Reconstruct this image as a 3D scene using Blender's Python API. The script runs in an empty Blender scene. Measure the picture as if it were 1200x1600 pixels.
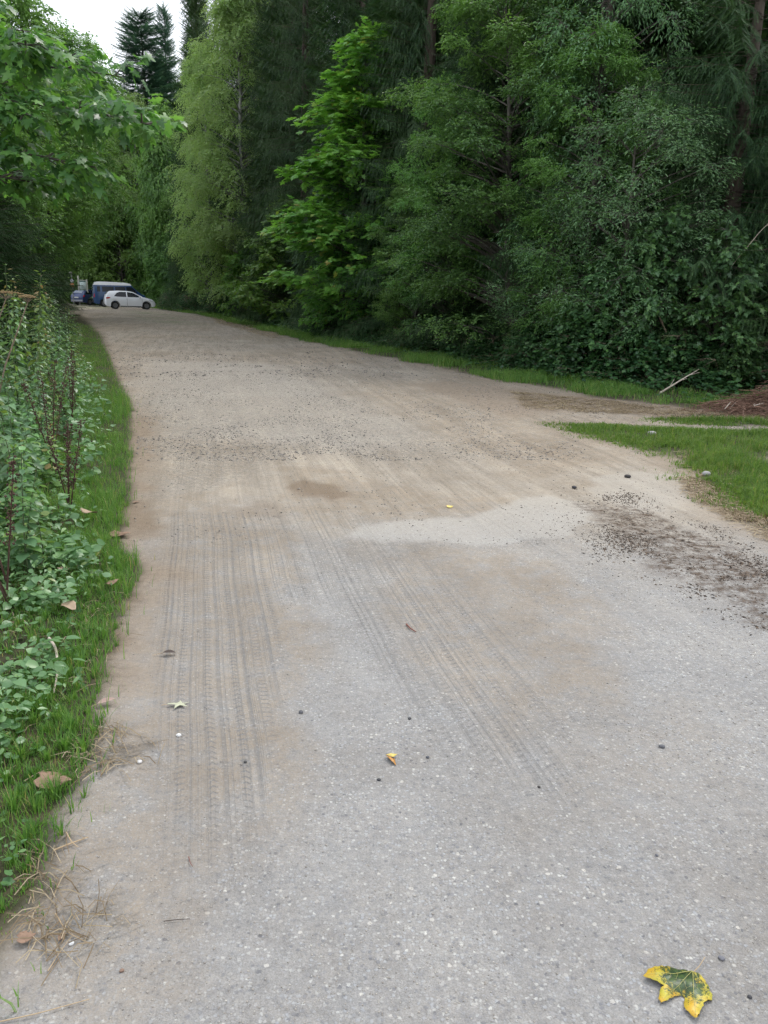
import bpy, math, random
import numpy as np
from mathutils import Vector, Matrix, Euler
rad = math.radians
S = bpy.context.scene
COL = S.collection
random.seed(7)
# ------------------------------------------------------------------ camera
CAM_H, PITCH, ROLL = 1.6, rad(15.7), rad(-1.5)
cd = bpy.data.cameras.new('camera'); cam = bpy.data.objects.new('camera', cd); COL.objects.link(cam)
cd.sensor_fit = 'VERTICAL'; cd.sensor_height = 24.0; cd.lens = 18.0
cd.clip_start = 0.05; cd.clip_end = 3000
MR = (Euler((math.pi/2 - PITCH, 0, 0)).to_matrix() @ Matrix.Rotation(-ROLL, 3, 'Z'))
cam.matrix_world = Matrix.Translation((0, 0, CAM_H)) @ MR.to_4x4()
S.camera = cam
# ------------------------------------------------------------------ light
SUN_EL, SUN_AZ = 55, 30            # azimuth clockwise from +Y
w = bpy.data.worlds.new('World'); S.world = w; w.use_nodes = True
nt = w.node_tree; nt.nodes.clear()
wo = nt.nodes.new('ShaderNodeOutputWorld'); bg = nt.nodes.new('ShaderNodeBackground')
sky = nt.nodes.new('ShaderNodeTexSky'); sky.sky_type = 'NISHITA'; sky.sun_disc = False
sky.sun_elevation = rad(SUN_EL); sky.sun_rotation = rad(SUN_AZ); sky.dust_density = 2.0
mx = nt.nodes.new('ShaderNodeMix'); mx.data_type = 'RGBA'
tc = nt.nodes.new('ShaderNodeTexCoord'); nz = nt.nodes.new('ShaderNodeTexNoise'); nz.inputs['Scale'].default_value = 2.5
nz.inputs['Detail'].default_value = 5
cr = nt.nodes.new('ShaderNodeValToRGB')
cr.color_ramp.elements[0].position = .3; cr.color_ramp.elements[0].color = (7.0, 7.6, 8.6, 1)
cr.color_ramp.elements[1].position = .7; cr.color_ramp.elements[1].color = (10.5, 10.8, 11.2, 1)
nt.links.new(tc.outputs['Generated'], nz.inputs['Vector']); nt.links.new(nz.outputs['Fac'], cr.inputs['Fac'])
mx.inputs[0].default_value = .85
nt.links.new(sky.outputs[0], mx.inputs[6]); nt.links.new(cr.outputs[0], mx.inputs[7])
nt.links.new(mx.outputs[2], bg.inputs['Color']); bg.inputs['Strength'].default_value = 0.12
nt.links.new(bg.outputs[0], wo.inputs['Surface'])
sd = bpy.data.lights.new('sun', 'SUN'); sd.energy = 1.5; sd.angle = rad(16); sd.color = (1, .96, .9)
so = bpy.data.objects.new('sun', sd); COL.objects.link(so)
so.rotation_euler = Vector((math.sin(rad(SUN_AZ))*math.cos(rad(SUN_EL)), math.cos(rad(SUN_AZ))*math.cos(rad(SUN_EL)), math.sin(rad(SUN_EL)))).to_track_quat('Z', 'Y').to_euler()
S.view_settings.view_transform = 'Standard'; S.view_settings.look = 'None'
S.view_settings.exposure = 0.43; S.view_settings.gamma = 1
cy = S.cycles; cy.max_bounces = 5; cy.diffuse_bounces = 1; cy.glossy_bounces = 2; cy.transmission_bounces = 3
cy.transparent_max_bounces = 4; cy.use_denoising = True; cy.denoiser = 'OPENIMAGEDENOISE'; cy.denoising_prefilter = 'NONE'; cy.caustics_reflective = False; cy.caustics_refractive = False
cy.use_adaptive_sampling = True; cy.adaptive_threshold = 0.04

# ------------------------------------------------------------------ pixel <-> ground (photo pixels 1200 x 1600), used once to survey the place
MRn = np.array(MR)
def at(px, py, z=0.0):
    d = MR @ Vector(((px-600)/1200, -(py-800)/1200, -1.0))
    t = (z - CAM_H)/d.z
    return (d.x*t, d.y*t)
def at_y(px, py, Y):
    d = MR @ Vector(((px-600)/1200, -(py-800)/1200, -1.0)); t = Y/d.y
    return (d.x*t, Y, CAM_H + d.z*t)
def xg(px, Y):                     # world x of a ground point seen in column px at distance Y
    z = 0.0; x = 0.0
    for _ in range(4):
        v = project(np.array([[x, Y, z]]))[0]
        x += (px - v[0])/1200*Y
    return x
def project(P):
    q = (P - np.array([0, 0, CAM_H])) @ MRn
    dz = np.where(-q[:, 2] > .05, -q[:, 2], .05)
    return np.stack([600 + 1200*q[:, 0]/dz, 800 - 1200*q[:, 1]/dz], 1), -q[:, 2]
_project = project
def project(P): return _project(P)[0]

# ------------------------------------------------------------------ noise
def vhash(ix, iy, s=0):
    v = np.sin(ix*127.1 + iy*311.7 + s*74.7)*43758.5453
    return v - np.floor(v)
def vnoise(x, y, s=0):
    ix, iy = np.floor(x), np.floor(y); fx, fy = x-ix, y-iy
    fx = fx*fx*(3-2*fx); fy = fy*fy*(3-2*fy)
    a, b = vhash(ix, iy, s), vhash(ix+1, iy, s); c, d = vhash(ix, iy+1, s), vhash(ix+1, iy+1, s)
    return (a*(1-fx)+b*fx)*(1-fy) + (c*(1-fx)+d*fx)*fy
def fbm(x, y, s=0, o=4):
    r = 0; a = .5
    for i in range(o):
        r = r + a*vnoise(x*2**i, y*2**i, s+i*11); a *= .5
    return r/(1-.5**o)
def smooth(e0, e1, x):
    t = np.clip((x-e0)/(e1-e0), 0, 1); return t*t*(3-2*t)

# ------------------------------------------------------------------ naming
def tag(o, label=None, cat=None, group=None, kind=None):
    if label: o['label'] = label
    if cat: o['category'] = cat
    if group: o['group'] = group
    if kind: o['kind'] = kind
    return o
def thing(name, label, cat, loc=(0, 0, 0), rz=0, group=None):
    o = bpy.data.objects.new(name, None); COL.objects.link(o)
    o.empty_display_size = .2; o.location = loc; o.rotation_euler = (0, 0, rz)
    return tag(o, label, cat, group)
def copy_tree(o, parent=None):
    c = o.copy(); COL.objects.link(c); c.parent = parent
    for ch in list(o.children): copy_tree(ch, c)
    return c

# ------------------------------------------------------------------ meshes from arrays
def mesh_np(name, V, faces, mats, rnd=None, mat_idx=None, smooth_sh=False, attrs=None):
    """faces: list of (n,k) int arrays. rnd: per-face value"""
    me = bpy.data.meshes.new(name)
    V = np.asarray(V, dtype=np.float32)
    me.vertices.add(len(V)); me.vertices.foreach_set('co', V.ravel())
    li = np.concatenate([f.ravel() for f in faces]).astype(np.int32)
    tot = np.concatenate([np.full(len(f), f.shape[1], np.int32) for f in faces])
    st = np.concatenate([[0], np.cumsum(tot)[:-1]]).astype(np.int32)
    me.loops.add(len(li)); me.loops.foreach_set('vertex_index', li)
    me.polygons.add(len(tot)); me.polygons.foreach_set('loop_start', st)
    try: me.polygons.foreach_set('loop_total', tot)
    except Exception: pass
    if mat_idx is not None: me.polygons.foreach_set('material_index', np.asarray(mat_idx, np.int32))
    if smooth_sh: me.polygons.foreach_set('use_smooth', np.ones(len(tot), bool))
    me.update(calc_edges=True)
    if rnd is not None:
        a = me.attributes.new('rnd', 'FLOAT', 'FACE'); a.data.foreach_set('value', np.asarray(rnd, np.float32))
    for k, v in (attrs or {}).items():
        a = me.attributes.new(k, 'FLOAT', 'POINT'); a.data.foreach_set('value', np.asarray(v, np.float32))
    for m in (mats if isinstance(mats, (list, tuple)) else [mats]): me.materials.append(m)
    return me
def link(name, me, parent=None, loc=None):
    o = bpy.data.objects.new(name, me); COL.objects.link(o)
    if parent is not None: o.parent = parent
    if loc is not None: o.location = loc
    return o
class Bag:                         # collects batches, builds ONE mesh
    def __init__(s): s.V = []; s.F = []; s.R = []; s.M = []; s.n = 0
    def add(s, V, faces, rnd=None, mi=0):
        V = np.asarray(V, float)
        for f in (faces if isinstance(faces, list) else [faces]):
            s.F.append(np.asarray(f)+s.n); s.R.append(np.full(len(f), .5) if rnd is None else np.broadcast_to(np.asarray(rnd, float), (len(f),)))
            s.M.append(np.full(len(f), mi))
        s.V.append(V); s.n += len(V)
    def mesh(s, name, mats, sm=False):
        # group faces by size, keep order of rnd
        return mesh_np(name, np.concatenate(s.V), s.F, mats, np.concatenate(s.R), np.concatenate(s.M), sm)
    def obj(s, name, mats, parent=None, sm=False, loc=None): return link(name, s.mesh(name, mats, sm), parent, loc)
def nrm(a): return a/np.maximum(np.linalg.norm(a, axis=-1, keepdims=True), 1e-9)
def tube(pts, rad_, sides=6, cap=True):
    P = np.asarray(pts, float); n = len(P); r = np.broadcast_to(np.asarray(rad_, float), (n,))
    T = nrm(np.gradient(P, axis=0)); up = np.array([0, 0, 1.]) if abs(T[0, 2]) < .9 else np.array([1., 0, 0])
    U = nrm(np.cross(T, up)); W = np.cross(T, U)
    a = np.linspace(0, 2*np.pi, sides, endpoint=False)
    V = (P[:, None] + r[:, None, None]*(np.cos(a)[None, :, None]*U[:, None] + np.sin(a)[None, :, None]*W[:, None])).reshape(-1, 3)
    i = np.arange(n-1)[:, None]*sides; j = np.arange(sides)[None]; k = (j+1) % sides
    F = np.stack([i+j, i+k, i+sides+k, i+sides+j], -1).reshape(-1, 4)
    return V, F
def inst(T, TF, pos, X, N, s, rnd):
    """instance template (k,3) on pos with x axis X, normal N, scale s; returns V, faces, rnd-per-face"""
    X = nrm(X); Y = nrm(np.cross(N, X)); N = np.cross(X, Y)
    s = np.asarray(s, float)
    if s.ndim == 1: s = s[:, None]
    V = pos[:, None] + s[:, :, None]*(T[None, :, 0:1]*X[:, None] + T[None, :, 1:2]*Y[:, None] + T[None, :, 2:3]*N[:, None]) if s.shape[1] == 1 else None
    k = len(T); F = (np.arange(len(pos))[:, None, None]*k + TF[None]).reshape(-1, TF.shape[1])
    return V.reshape(-1, 3), F, np.repeat(rnd, len(TF))

# ------------------------------------------------------------------ materials
class G:
    def __init__(s, name):
        s.m = bpy.data.materials.new(name); s.m.use_nodes = True; s.t = s.m.node_tree
        s.b = s.t.nodes['Principled BSDF']; s.out = s.t.nodes['Material Output']
    def n(s, ty, **kw):
        nd = s.t.nodes.new(ty)
        for k, v in kw.items():
            if hasattr(nd, k) and not k.startswith('i_'): setattr(nd, k, v)
            else: nd.inputs[k[2:].replace('_', ' ') if k.startswith('i_') else k].default_value = v
        return nd
    def l(s, a, b): s.t.links.new(a, b)
    def noise(s, scale, detail=4, vec=None, rough=.55):
        nd = s.n('ShaderNodeTexNoise'); nd.inputs['Scale'].default_value = scale; nd.inputs['Detail'].default_value = detail; nd.inputs['Roughness'].default_value = rough
        if vec is not None: s.l(vec, nd.inputs['Vector'])
        return nd.outputs['Fac']
    def ramp(s, fac, stops):
        r = s.n('ShaderNodeValToRGB'); e = r.color_ramp.elements
        while len(e) > 1: e.remove(e[-1])
        for i, (p, c) in enumerate(stops):
            x = e[0] if i == 0 else e.new(p)
            x.position = p; x.color = (c, c, c, 1) if not isinstance(c, tuple) else (*c, 1)
        s.l(fac, r.inputs['Fac']); return r.outputs['Color']
    def mix(s, f, a, b, mode='MIX'):
        m = s.n('ShaderNodeMix'); m.data_type = 'RGBA'; m.blend_type = mode
        for v, i in ((f, 0), (a, 6), (b, 7)):
            if isinstance(v, (int, float)): m.inputs[i].default_value = v if i == 0 else (v, v, v, 1)
            elif isinstance(v, tuple): m.inputs[i].default_value = (*v, 1)
            else: s.l(v, m.inputs[i])
        return m.outputs[2]
    def math(s, op, a, b=0.0, c=None):
        m = s.n('ShaderNodeMath'); m.operation = op
        for i, v in enumerate((a, b) if c is None else (a, b, c)):
            if isinstance(v, (int, float)): m.inputs[i].default_value = v
            else: s.l(v, m.inputs[i])
        return m.outputs[0]
    def attr(s, name):
        a = s.n('ShaderNodeAttribute'); a.attribute_name = name; return a.outputs['Fac']
    def pos(s):
        return s.n('ShaderNodeNewGeometry').outputs['Position']
    def base(s, c):
        if isinstance(c, tuple): s.b.inputs['Base Color'].default_value = (*c, 1)
        else: s.l(c, s.b.inputs['Base Color'])
    def set(s, **kw):
        for k, v in kw.items():
            i = s.b.inputs[k.replace('_', ' ')]
            if isinstance(v, (int, float, tuple)): i.default_value = v
            else: s.l(v, i)
    def bump(s, h, strength=.3, dist=.01):
        b = s.n('ShaderNodeBump'); b.inputs['Strength'].default_value = strength; b.inputs['Distance'].default_value = dist
        s.l(h, b.inputs['Height']); s.l(b.outputs[0], s.b.inputs['Normal'])

def leaf_mat(name, stops, rough=.5, trans=.3, spec=.4, tcol=1.6, patch=None):
    g = G(name); r = g.attr('rnd')
    c = g.ramp(r, stops)
    if patch:                      # younger / older growth in patches over the crown
        f = g.ramp(g.noise(patch[1], 2, g.pos()), [(.42, 0.0), (.6, 1.0)])
        c = g.mix(f, c, g.mix(.6, c, patch[0]))
    oi = g.n('ShaderNodeObjectInfo')
    hs = g.n('ShaderNodeHueSaturation'); g.l(c, hs.inputs['Color'])
    g.l(g.math('MULTIPLY_ADD', oi.outputs['Random'], .025, .4875), hs.inputs['Hue'])
    g.l(g.math('MULTIPLY_ADD', oi.outputs['Random'], .3, .85), hs.inputs['Value'])
    c = hs.outputs[0]
    g.base(c); g.set(Roughness=rough); g.b.inputs['Specular IOR Level'].default_value = spec
    tr = g.n('ShaderNodeBsdfTranslucent')
    g.l(g.mix(1.0, c, (tcol*1.0, tcol*1.05, tcol*.55), 'MULTIPLY'), tr.inputs['Color'])
    ms = g.n('ShaderNodeMixShader'); ms.inputs[0].default_value = trans
    g.l(g.b.outputs[0], ms.inputs[1]); g.l(tr.outputs[0], ms.inputs[2]); g.l(ms.outputs[0], g.out.inputs['Surface'])
    return g.m
def plain(name, c, rough=.5, metal=0.0, spec=.5, var=0.15, scale=6, coat=0):
    g = G(name); f = g.noise(scale, 5, g.pos())
    g.base(g.mix(g.math('MULTIPLY', f, 1.0), tuple(x*(1-var) for x in c), tuple(min(1, x*(1+var)) for x in c)))
    g.set(Roughness=rough, Metallic=metal); g.b.inputs['Specular IOR Level'].default_value = spec
    if coat: g.b.inputs['Coat Weight'].default_value = coat
    return g.m
def bark(name, c1, c2, scale=8):
    g = G(name); mp = g.n('ShaderNodeMapping'); mp.inputs['Scale'].default_value = (1, 1, .25); g.l(g.pos(), mp.inputs['Vector'])
    f = g.noise(scale, 6, mp.outputs[0]); g.base(g.ramp(f, [(.3, c1), (.7, c2)])); g.set(Roughness=.9); g.bump(f, .8, .03)
    return g.m
M = {}
M['spruce'] = leaf_mat('spruce_needles', [(0, (0.023, 0.053, 0.024)), (.5, (0.037, 0.088, 0.035)), (.85, (0.056, 0.123, 0.040)), (1, (0.086, 0.153, 0.053))], .55, .15, .3, patch=((0.062, 0.113, 0.040), .5))
M['spruce_dark'] = leaf_mat('dark_spruce_needles', [(0, (.010, .026, .010)), (.6, (.018, .045, .015)), (1, (.035, .075, .022))], .7, .15, .12)
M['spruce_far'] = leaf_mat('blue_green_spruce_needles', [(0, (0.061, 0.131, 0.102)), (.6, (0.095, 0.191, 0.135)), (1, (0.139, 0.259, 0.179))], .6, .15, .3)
M['maple'] = leaf_mat('maple_leaves', [(0, (0.081, 0.177, 0.055)), (.5, (0.111, 0.253, 0.063)), (.9, (0.170, 0.344, 0.067)), (.97, (0.218, 0.287, 0.054)), (1, (0.300, 0.260, 0.070))], .42, .35, .5, patch=((0.181, 0.344, 0.066), .45))
M['maple_bright'] = leaf_mat('young_maple_leaves', [(0, (0.104, 0.242, 0.059)), (.5, (0.146, 0.323, 0.069)), (.93, (0.206, 0.403, 0.077)), (1, (0.357, 0.300, 0.088))], .42, .38, .5, patch=((0.224, 0.420, 0.077), .5))
M['maple_dark'] = leaf_mat('bluish_maple_leaves', [(0, (0.069, 0.150, 0.067)), (.6, (0.094, 0.204, 0.079)), (1, (0.136, 0.284, 0.079))], .36, .3, .6)
M['overhang'] = leaf_mat('overhanging_maple_leaves', [(0, (0.049, 0.122, 0.041)), (.5, (0.085, 0.195, 0.053)), (1, (0.159, 0.305, 0.063))], .4, .38, .6, tcol=2.0)
M['beech'] = leaf_mat('hornbeam_leaves', [(0, (0.068, 0.145, 0.057)), (.6, (0.098, 0.209, 0.069)), (1, (0.159, 0.300, 0.085))], .45, .35, .4, patch=((0.167, 0.328, 0.081), .4))
M['willow'] = leaf_mat('grey_green_leaves', [(0, (0.090, 0.171, 0.083)), (.6, (0.129, 0.243, 0.112)), (1, (0.200, 0.344, 0.148))], .42, .3, .5)
M['birch'] = leaf_mat('birch_leaves', [(0, (0.250, 0.409, 0.142)), (.6, (0.259, 0.389, 0.155)), (1, (0.300, 0.404, 0.179))], .5, .4, .4, patch=((0.283, 0.389, 0.168), .3))
M['far'] = leaf_mat('distant_leaves', [(0, (0.090, 0.171, 0.059)), (.6, (0.121, 0.243, 0.077)), (1, (0.200, 0.344, 0.093))], .45, .35, .4, patch=((0.200, 0.344, 0.083), .3))
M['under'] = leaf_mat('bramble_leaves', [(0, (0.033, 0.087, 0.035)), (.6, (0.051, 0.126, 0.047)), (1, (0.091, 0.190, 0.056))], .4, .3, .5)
M['nettle'] = leaf_mat('nettle_leaves', [(0, (0.101, 0.190, 0.098)), (.6, (0.148, 0.262, 0.127)), (.93, (0.183, 0.343, 0.106)), (1, (0.280, 0.336, 0.080))], .38, .3, .6)
M['weed'] = leaf_mat('light_weed_leaves', [(0, (0.110, 0.195, 0.057)), (.6, (0.171, 0.281, 0.081)), (.9, (0.200, 0.280, 0.090)), (1, (0.300, 0.200, 0.100))], .45, .35, .4)
M['cover'] = leaf_mat('ground_cover_leaves', [(0, (0.091, 0.199, 0.079)), (.6, (0.156, 0.299, 0.123)), (.95, (0.239, 0.397, 0.159)), (1, (0.291, 0.314, 0.100))], .38, .3, .6)
M['grass'] = leaf_mat('grass_blades', [(0, (.055, .13, .030)), (.35, (.095, .20, .045)), (.6, (.15, .27, .06)), (.85, (.21, .32, .085)), (.93, (.28, .27, .11)), (1, (.42, .34, .2))], .45, .4, .35)
M['straw'] = leaf_mat('dry_grass', [(0, (.17, .12, .08)), (.6, (.29, .22, .15)), (1, (.42, .34, .25))], .7, .2, .2)
M['bark'] = bark('spruce_bark', (.055, .042, .032), (.14, .11, .085))
M['bark_grey'] = bark('grey_bark', (.06, .055, .045), (.16, .145, .12))
M['bark_white'] = bark('birch_bark', (.12, .12, .11), (.34, .34, .31), 4)
M['dead'] = bark('dead_wood', (.20, .14, .10), (.38, .29, .22), 20)
M['needle_litter'] = bark('red_brown_brush', (.12, .06, .04), (.33, .20, .14), 25)
M['dock'] = bark('dead_dock_seed', (.06, .03, .022), (.13, .07, .05), 60)
M['dry_umbel'] = bark('dry_flower_head', (.34, .22, .10), (.52, .38, .20), 60)
M['stem'] = bark('green_stem', (.07, .11, .05), (.14, .17, .08), 30)
M['white_wood'] = bark('pale_split_wood', (.40, .33, .26), (.62, .55, .46), 20)

# ------------------------------------------------------------------ survey of the road edges (photo pixels -> ground)
P_LEFT = [(-700, 1680), (-30, 1560), (45, 1430), (92, 1320), (112, 1215), (150, 1150), (158, 1085), (178, 1010), (198, 930), (224, 890), (186, 850), (200, 800), (207, 745), (205, 690), (208, 640), (188, 595), (172, 560), (158, 525), (134, 500), (112, 481), (60, 474), (-60, 469)]
E_LEFT = np.array([at(*p) for p in P_LEFT])
P_TONGUE = [(1290, 860), (1195, 828), (1125, 785), (1090, 745), (1010, 712), (1000, 698), (955, 692), (900, 678), (866, 664), (900, 664), (1000, 668), (1100, 672), (1240, 676)]
P_ISLAND2 = [(1010, 655), (1060, 645), (1120, 640), (1260, 652), (1260, 668), (1100, 664)]
P_RIGHT = [(1420, 640), (1200, 645), (1080, 640), (1000, 628), (930, 622), (850, 606), (790, 596), (700, 577), (600, 558), (500, 538), (430, 522), (370, 507), (310, 492), (250, 483), (228, 480.5), (200, 476), (160, 473.5), (120, 473.0)]
E_RIGHT = np.array([at(*p) for p in P_RIGHT])
def signed_to_line(E, x, y):
    """distance from polyline"""
    best = np.full(x.shape, 1e9)
    for (x0, y0), (x1, y1) in zip(E[:-1], E[1:]):
        dx, dy = x1-x0, y1-y0; t = np.clip(((x-x0)*dx+(y-y0)*dy)/(dx*dx+dy*dy+1e-9), 0, 1)
        best = np.minimum(best, np.hypot(x-x0-t*dx, y-y0-t*dy))
    return best
def inpoly(E, x, y):
    c = np.zeros(x.shape, bool); n = len(E)
    for i in range(n):
        x0, y0 = E[i]; x1, y1 = E[(i+1) % n]
        if y0 == y1: continue
        c ^= ((y0 > y) != (y1 > y)) & (x < (x1-x0)*(y-y0)/(y1-y0)+x0)
    return c
def sd(poly, x, y):                # signed distance, negative inside
    d = signed_to_line(np.vstack([poly, poly[:1]]), x, y)
    return np.where(inpoly(poly, x, y), -d, d)
POLY_L = np.vstack([E_LEFT, [(-300, 100), (-300, -5)]])
POLY_R = np.vstack([[(300, -3)], [(E_RIGHT[0][0]+10, -3)], [(E_RIGHT[0][0]+6, 6)], E_RIGHT, [(-300, 160), (-300, 400), (300, 400)]])
POLY_T = np.array([at(*p) for p in P_TONGUE]); POLY_T2 = np.array([at(*p) for p in P_ISLAND2])
def zh(x, y):                      # terrain height
    x = np.asarray(x, float); y = np.asarray(y, float)
    dr = -sd(POLY_R, x, y); dl = -sd(POLY_L, x, y)
    z = .03*(fbm(x*.5, y*.5, 3, 2)-.5)*smooth(1, 6, np.hypot(x, y)) + .012*(fbm(x*1.7, y*1.7, 5, 3)-.5)
    near = smooth(70, 45, y)
    z = z + near*(.30*np.clip(dr-1.6, 0, 30)*smooth(0, 3, dr-1.6)) + .25*np.clip(dr-3, 0, 40)*(1-near)*smooth(0, 6, dr-3)
    z = z + .10*smooth(.1, 1.2, dl)*smooth(60, 30, y) + .25*smooth(1.2, 4, dl)*smooth(40, 20, y) + (fbm(x*2, y*2, 9, 3)-.5)*.08*(smooth(0, .5, dl)+smooth(.3, 1.5, dr))
    return z
def zat(x, y): return float(zh(np.array([x]), np.array([y]))[0])
# ------------------------------------------------------------------ ground sheet
def axis(parts):
    out = [parts[0][0]]
    for a, b, st in parts:
        n = max(1, int(round((b-a)/st))); out += list(np.linspace(a, b, n+1)[1:])
    return np.array(out)
xs = axis([(-900, -200, 100), (-200, -60, 14), (-60, -20, 1.2), (-20, -8, .25), (-8, -4, .08), (-4, 4.5, .04), (4.5, 9, .08), (9, 20, .4), (20, 60, 3), (60, 200, 14), (200, 900, 100)])
ys = axis([(-300, -20, 40), (-20, 0, 1.5), (0, 1, .1), (1, 5, .035), (5, 11, .05), (11, 20, .1), (20, 40, .25), (40, 90, .6), (90, 200, 6), (200, 1200, 100)])
GX, GY = np.meshgrid(xs, ys); gx, gy = GX.ravel(), GY.ravel()
gz = zh(gx, gy)
wx = gx + (fbm(gx*1.1, gy*1.1, 21)-.5)*.4 + (fbm(gx*4, gy*4, 23, 5)-.5)*.30
wy = gy + (fbm(gx*1.1, gy*1.1, 31)-.5)*.4 + (fbm(gx*4, gy*4, 33, 5)-.5)*.30
ex = gx + (fbm(gx*4, gy*4, 25, 3)-.5)*.12; ey = gy + (fbm(gx*4, gy*4, 35, 3)-.5)*.12
def ragT(x, y): return .9*(fbm(x*1.7, y*1.7, 151, 4)-.5)+.35*(fbm(x*6, y*6, 153, 3)-.5)
def vegmask(x, y):
    a = smooth(.05, -.05, sd(POLY_L, x, y)); b = smooth(.15, -.5, sd(POLY_R, x, y)+.8*(fbm(x*1.8, y*1.8, 143, 3)-.5))
    c = smooth(.12, -.3, sd(POLY_T, x, y)+ragT(x, y)); d = smooth(.05, -.3, sd(POLY_T2, x, y)+ragT(x, y))
    return np.maximum.reduce([a, b, c, d])
veg = vegmask(ex, ey)
def patch(pts, soft=.12, X=None, Y=None):
    P = np.array([at(*p) for p in pts]); X = wx if X is None else X; Y = wy if Y is None else Y
    return smooth(soft, -soft, sd(P, X, Y))
sand = np.maximum.reduce([
    patch([(230, 1400), (470, 1380), (480, 1100), (480, 940), (470, 850), (400, 780), (290, 790), (225, 900), (190, 1100)], .15)*.9*smooth(1.4, 2.4, gy),
    patch([(560, 960), (640, 850), (760, 850), (880, 870), (960, 950), (1010, 1080), (900, 1150), (830, 1190), (700, 1120), (610, 1040)], .2)*.8,
    patch([(430, 720), (560, 735), (700, 770), (840, 770), (800, 800), (650, 810), (560, 815), (520, 850), (430, 800)], .2)*.9,
    patch([(600, 640), (700, 700), (800, 740), (960, 740), (1010, 715), (900, 670), (1000, 640), (800, 600), (650, 590)], .4)*.95,
    patch([(225, 780), (330, 760), (400, 740), (350, 800), (240, 830)], .2)*.9,
    patch([(0, 1600), (300, 1600), (330, 1300), (200, 1100), (100, 1200)], .25)*.85,
    patch([(700, 1200), (830, 1180), (1010, 1080), (1200, 1100), (1200, 1300), (900, 1300)], .3)*.45,
    patch([(240, 560), (420, 600), (520, 680), (430, 700), (250, 640)], .6)*.6])
sand = np.maximum(sand, .22+.28*smooth(3.2, 6, gy)*smooth(5.5, 2.5, gx)+.45*smooth(.42, .62, fbm(gx*.6, gy*.35, 41))*smooth(6, 10, gy))
soil = np.maximum.reduce([
    smooth(.45, .0, sd(POLY_L, wx, wy))*smooth(2.2, 3.0, gy)*smooth(12, 9, gy), smooth(.18, -.05, sd(POLY_L, wx, wy))*.8,
    patch([(190, 850), (240, 870), (235, 990), (190, 1080), (150, 1090), (170, 1000)], .08),
    patch([(210, 640), (240, 660), (245, 760), (260, 830), (195, 830), (200, 700)], .1),
    smooth(.5, -.1, sd(POLY_T, wx, wy))*.55, smooth(1.0, -.1, sd(POLY_R, wx, wy))*.6*smooth(25, 12, gy)])
damp = np.maximum.reduce([patch([(450, 765), (490, 752), (530, 760), (560, 778), (540, 786), (490, 780)], .06)*.9,
    patch([(400, 800), (430, 790), (470, 800), (440, 815), (400, 812)], .1)*.5,
    patch([(200, 790), (250, 780), (270, 800), (235, 835), (200, 840)], .08)*.6,
    patch([(200, 900), (232, 930), (220, 1000), (190, 1050), (180, 1000)], .05)*.45])
light = np.maximum.reduce([patch([(538, 842), (548, 824), (600, 812), (720, 806), (800, 786), (860, 776), (930, 790), (900, 830), (800, 846), (660, 846)], .05),
    patch([(915, 752), (985, 742), (1060, 746), (1110, 790), (1000, 800), (930, 770)], .08)*.8,
    patch([(230, 560), (420, 570), (600, 640), (640, 690), (540, 700), (270, 680), (215, 600)], .5)*.8,
    patch([(480, 1040), (560, 1050), (640, 1110), (560, 1100), (500, 1080)], .12)*.5])
loose = np.maximum.reduce([smooth(6, 10, gy)*.55, patch([(220, 570), (420, 560), (620, 640), (760, 700), (640, 720), (480, 690), (230, 690)], .6),
    patch([(240, 690), (500, 690), (420, 740), (250, 780)], .3)*.7, smooth(12, 16, gy)*.8])
litter = np.maximum.reduce([patch([(905, 790), (1000, 790), (1090, 830), (1210, 890), (1230, 1010), (1120, 930), (1010, 880)], .12),
    patch([(1150, 640), (1260, 640), (1260, 665), (1150, 660)], .1)*.5])
dirt = np.clip(patch([(800, 655), (900, 640), (1000, 648), (1100, 660), (1240, 668), (1240, 640), (1080, 625), (900, 618), (800, 606), (700, 596), (640, 600)], .25), 0, 1)
trk = np.maximum.reduce([
    patch([(262, 1480), (405, 1480), (415, 1290), (440, 1000), (430, 800), (265, 800), (245, 1000)], .06, gx, gy)*smooth(1.5, 2.3, gy),
    patch([(420, 940), (610, 930), (590, 800), (450, 790), (400, 800)], .1, gx, gy)*.7,
    patch([(560, 1000), (700, 1180), (880, 1260), (930, 1220), (790, 980), (640, 840), (510, 840), (500, 920)], .1, gx, gy)*.8,
    patch([(560, 760), (900, 880), (860, 850), (760, 760), (600, 735)], .12, gx, gy)*.6,
    patch([(260, 800), (560, 800), (800, 790), (760, 700), (600, 620), (420, 560), (230, 560), (240, 680)], .3, gx, gy)*.45])
far_grass = np.maximum(patch([(190, 484), (250, 487), (330, 512), (300, 510), (230, 500)], 1.0)*smooth(.45, .6, fbm(gx*.8, gy*.8, 61)), patch([(60, 474), (120, 474), (200, 477), (160, 484), (125, 480)], 1)*.8)
nx, ny = len(xs), len(ys)
ii = (np.arange(ny-1)[:, None]*nx + np.arange(nx-1)[None]).ravel()
F = np.stack([ii, ii+1, ii+nx+1, ii+nx], 1)
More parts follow.
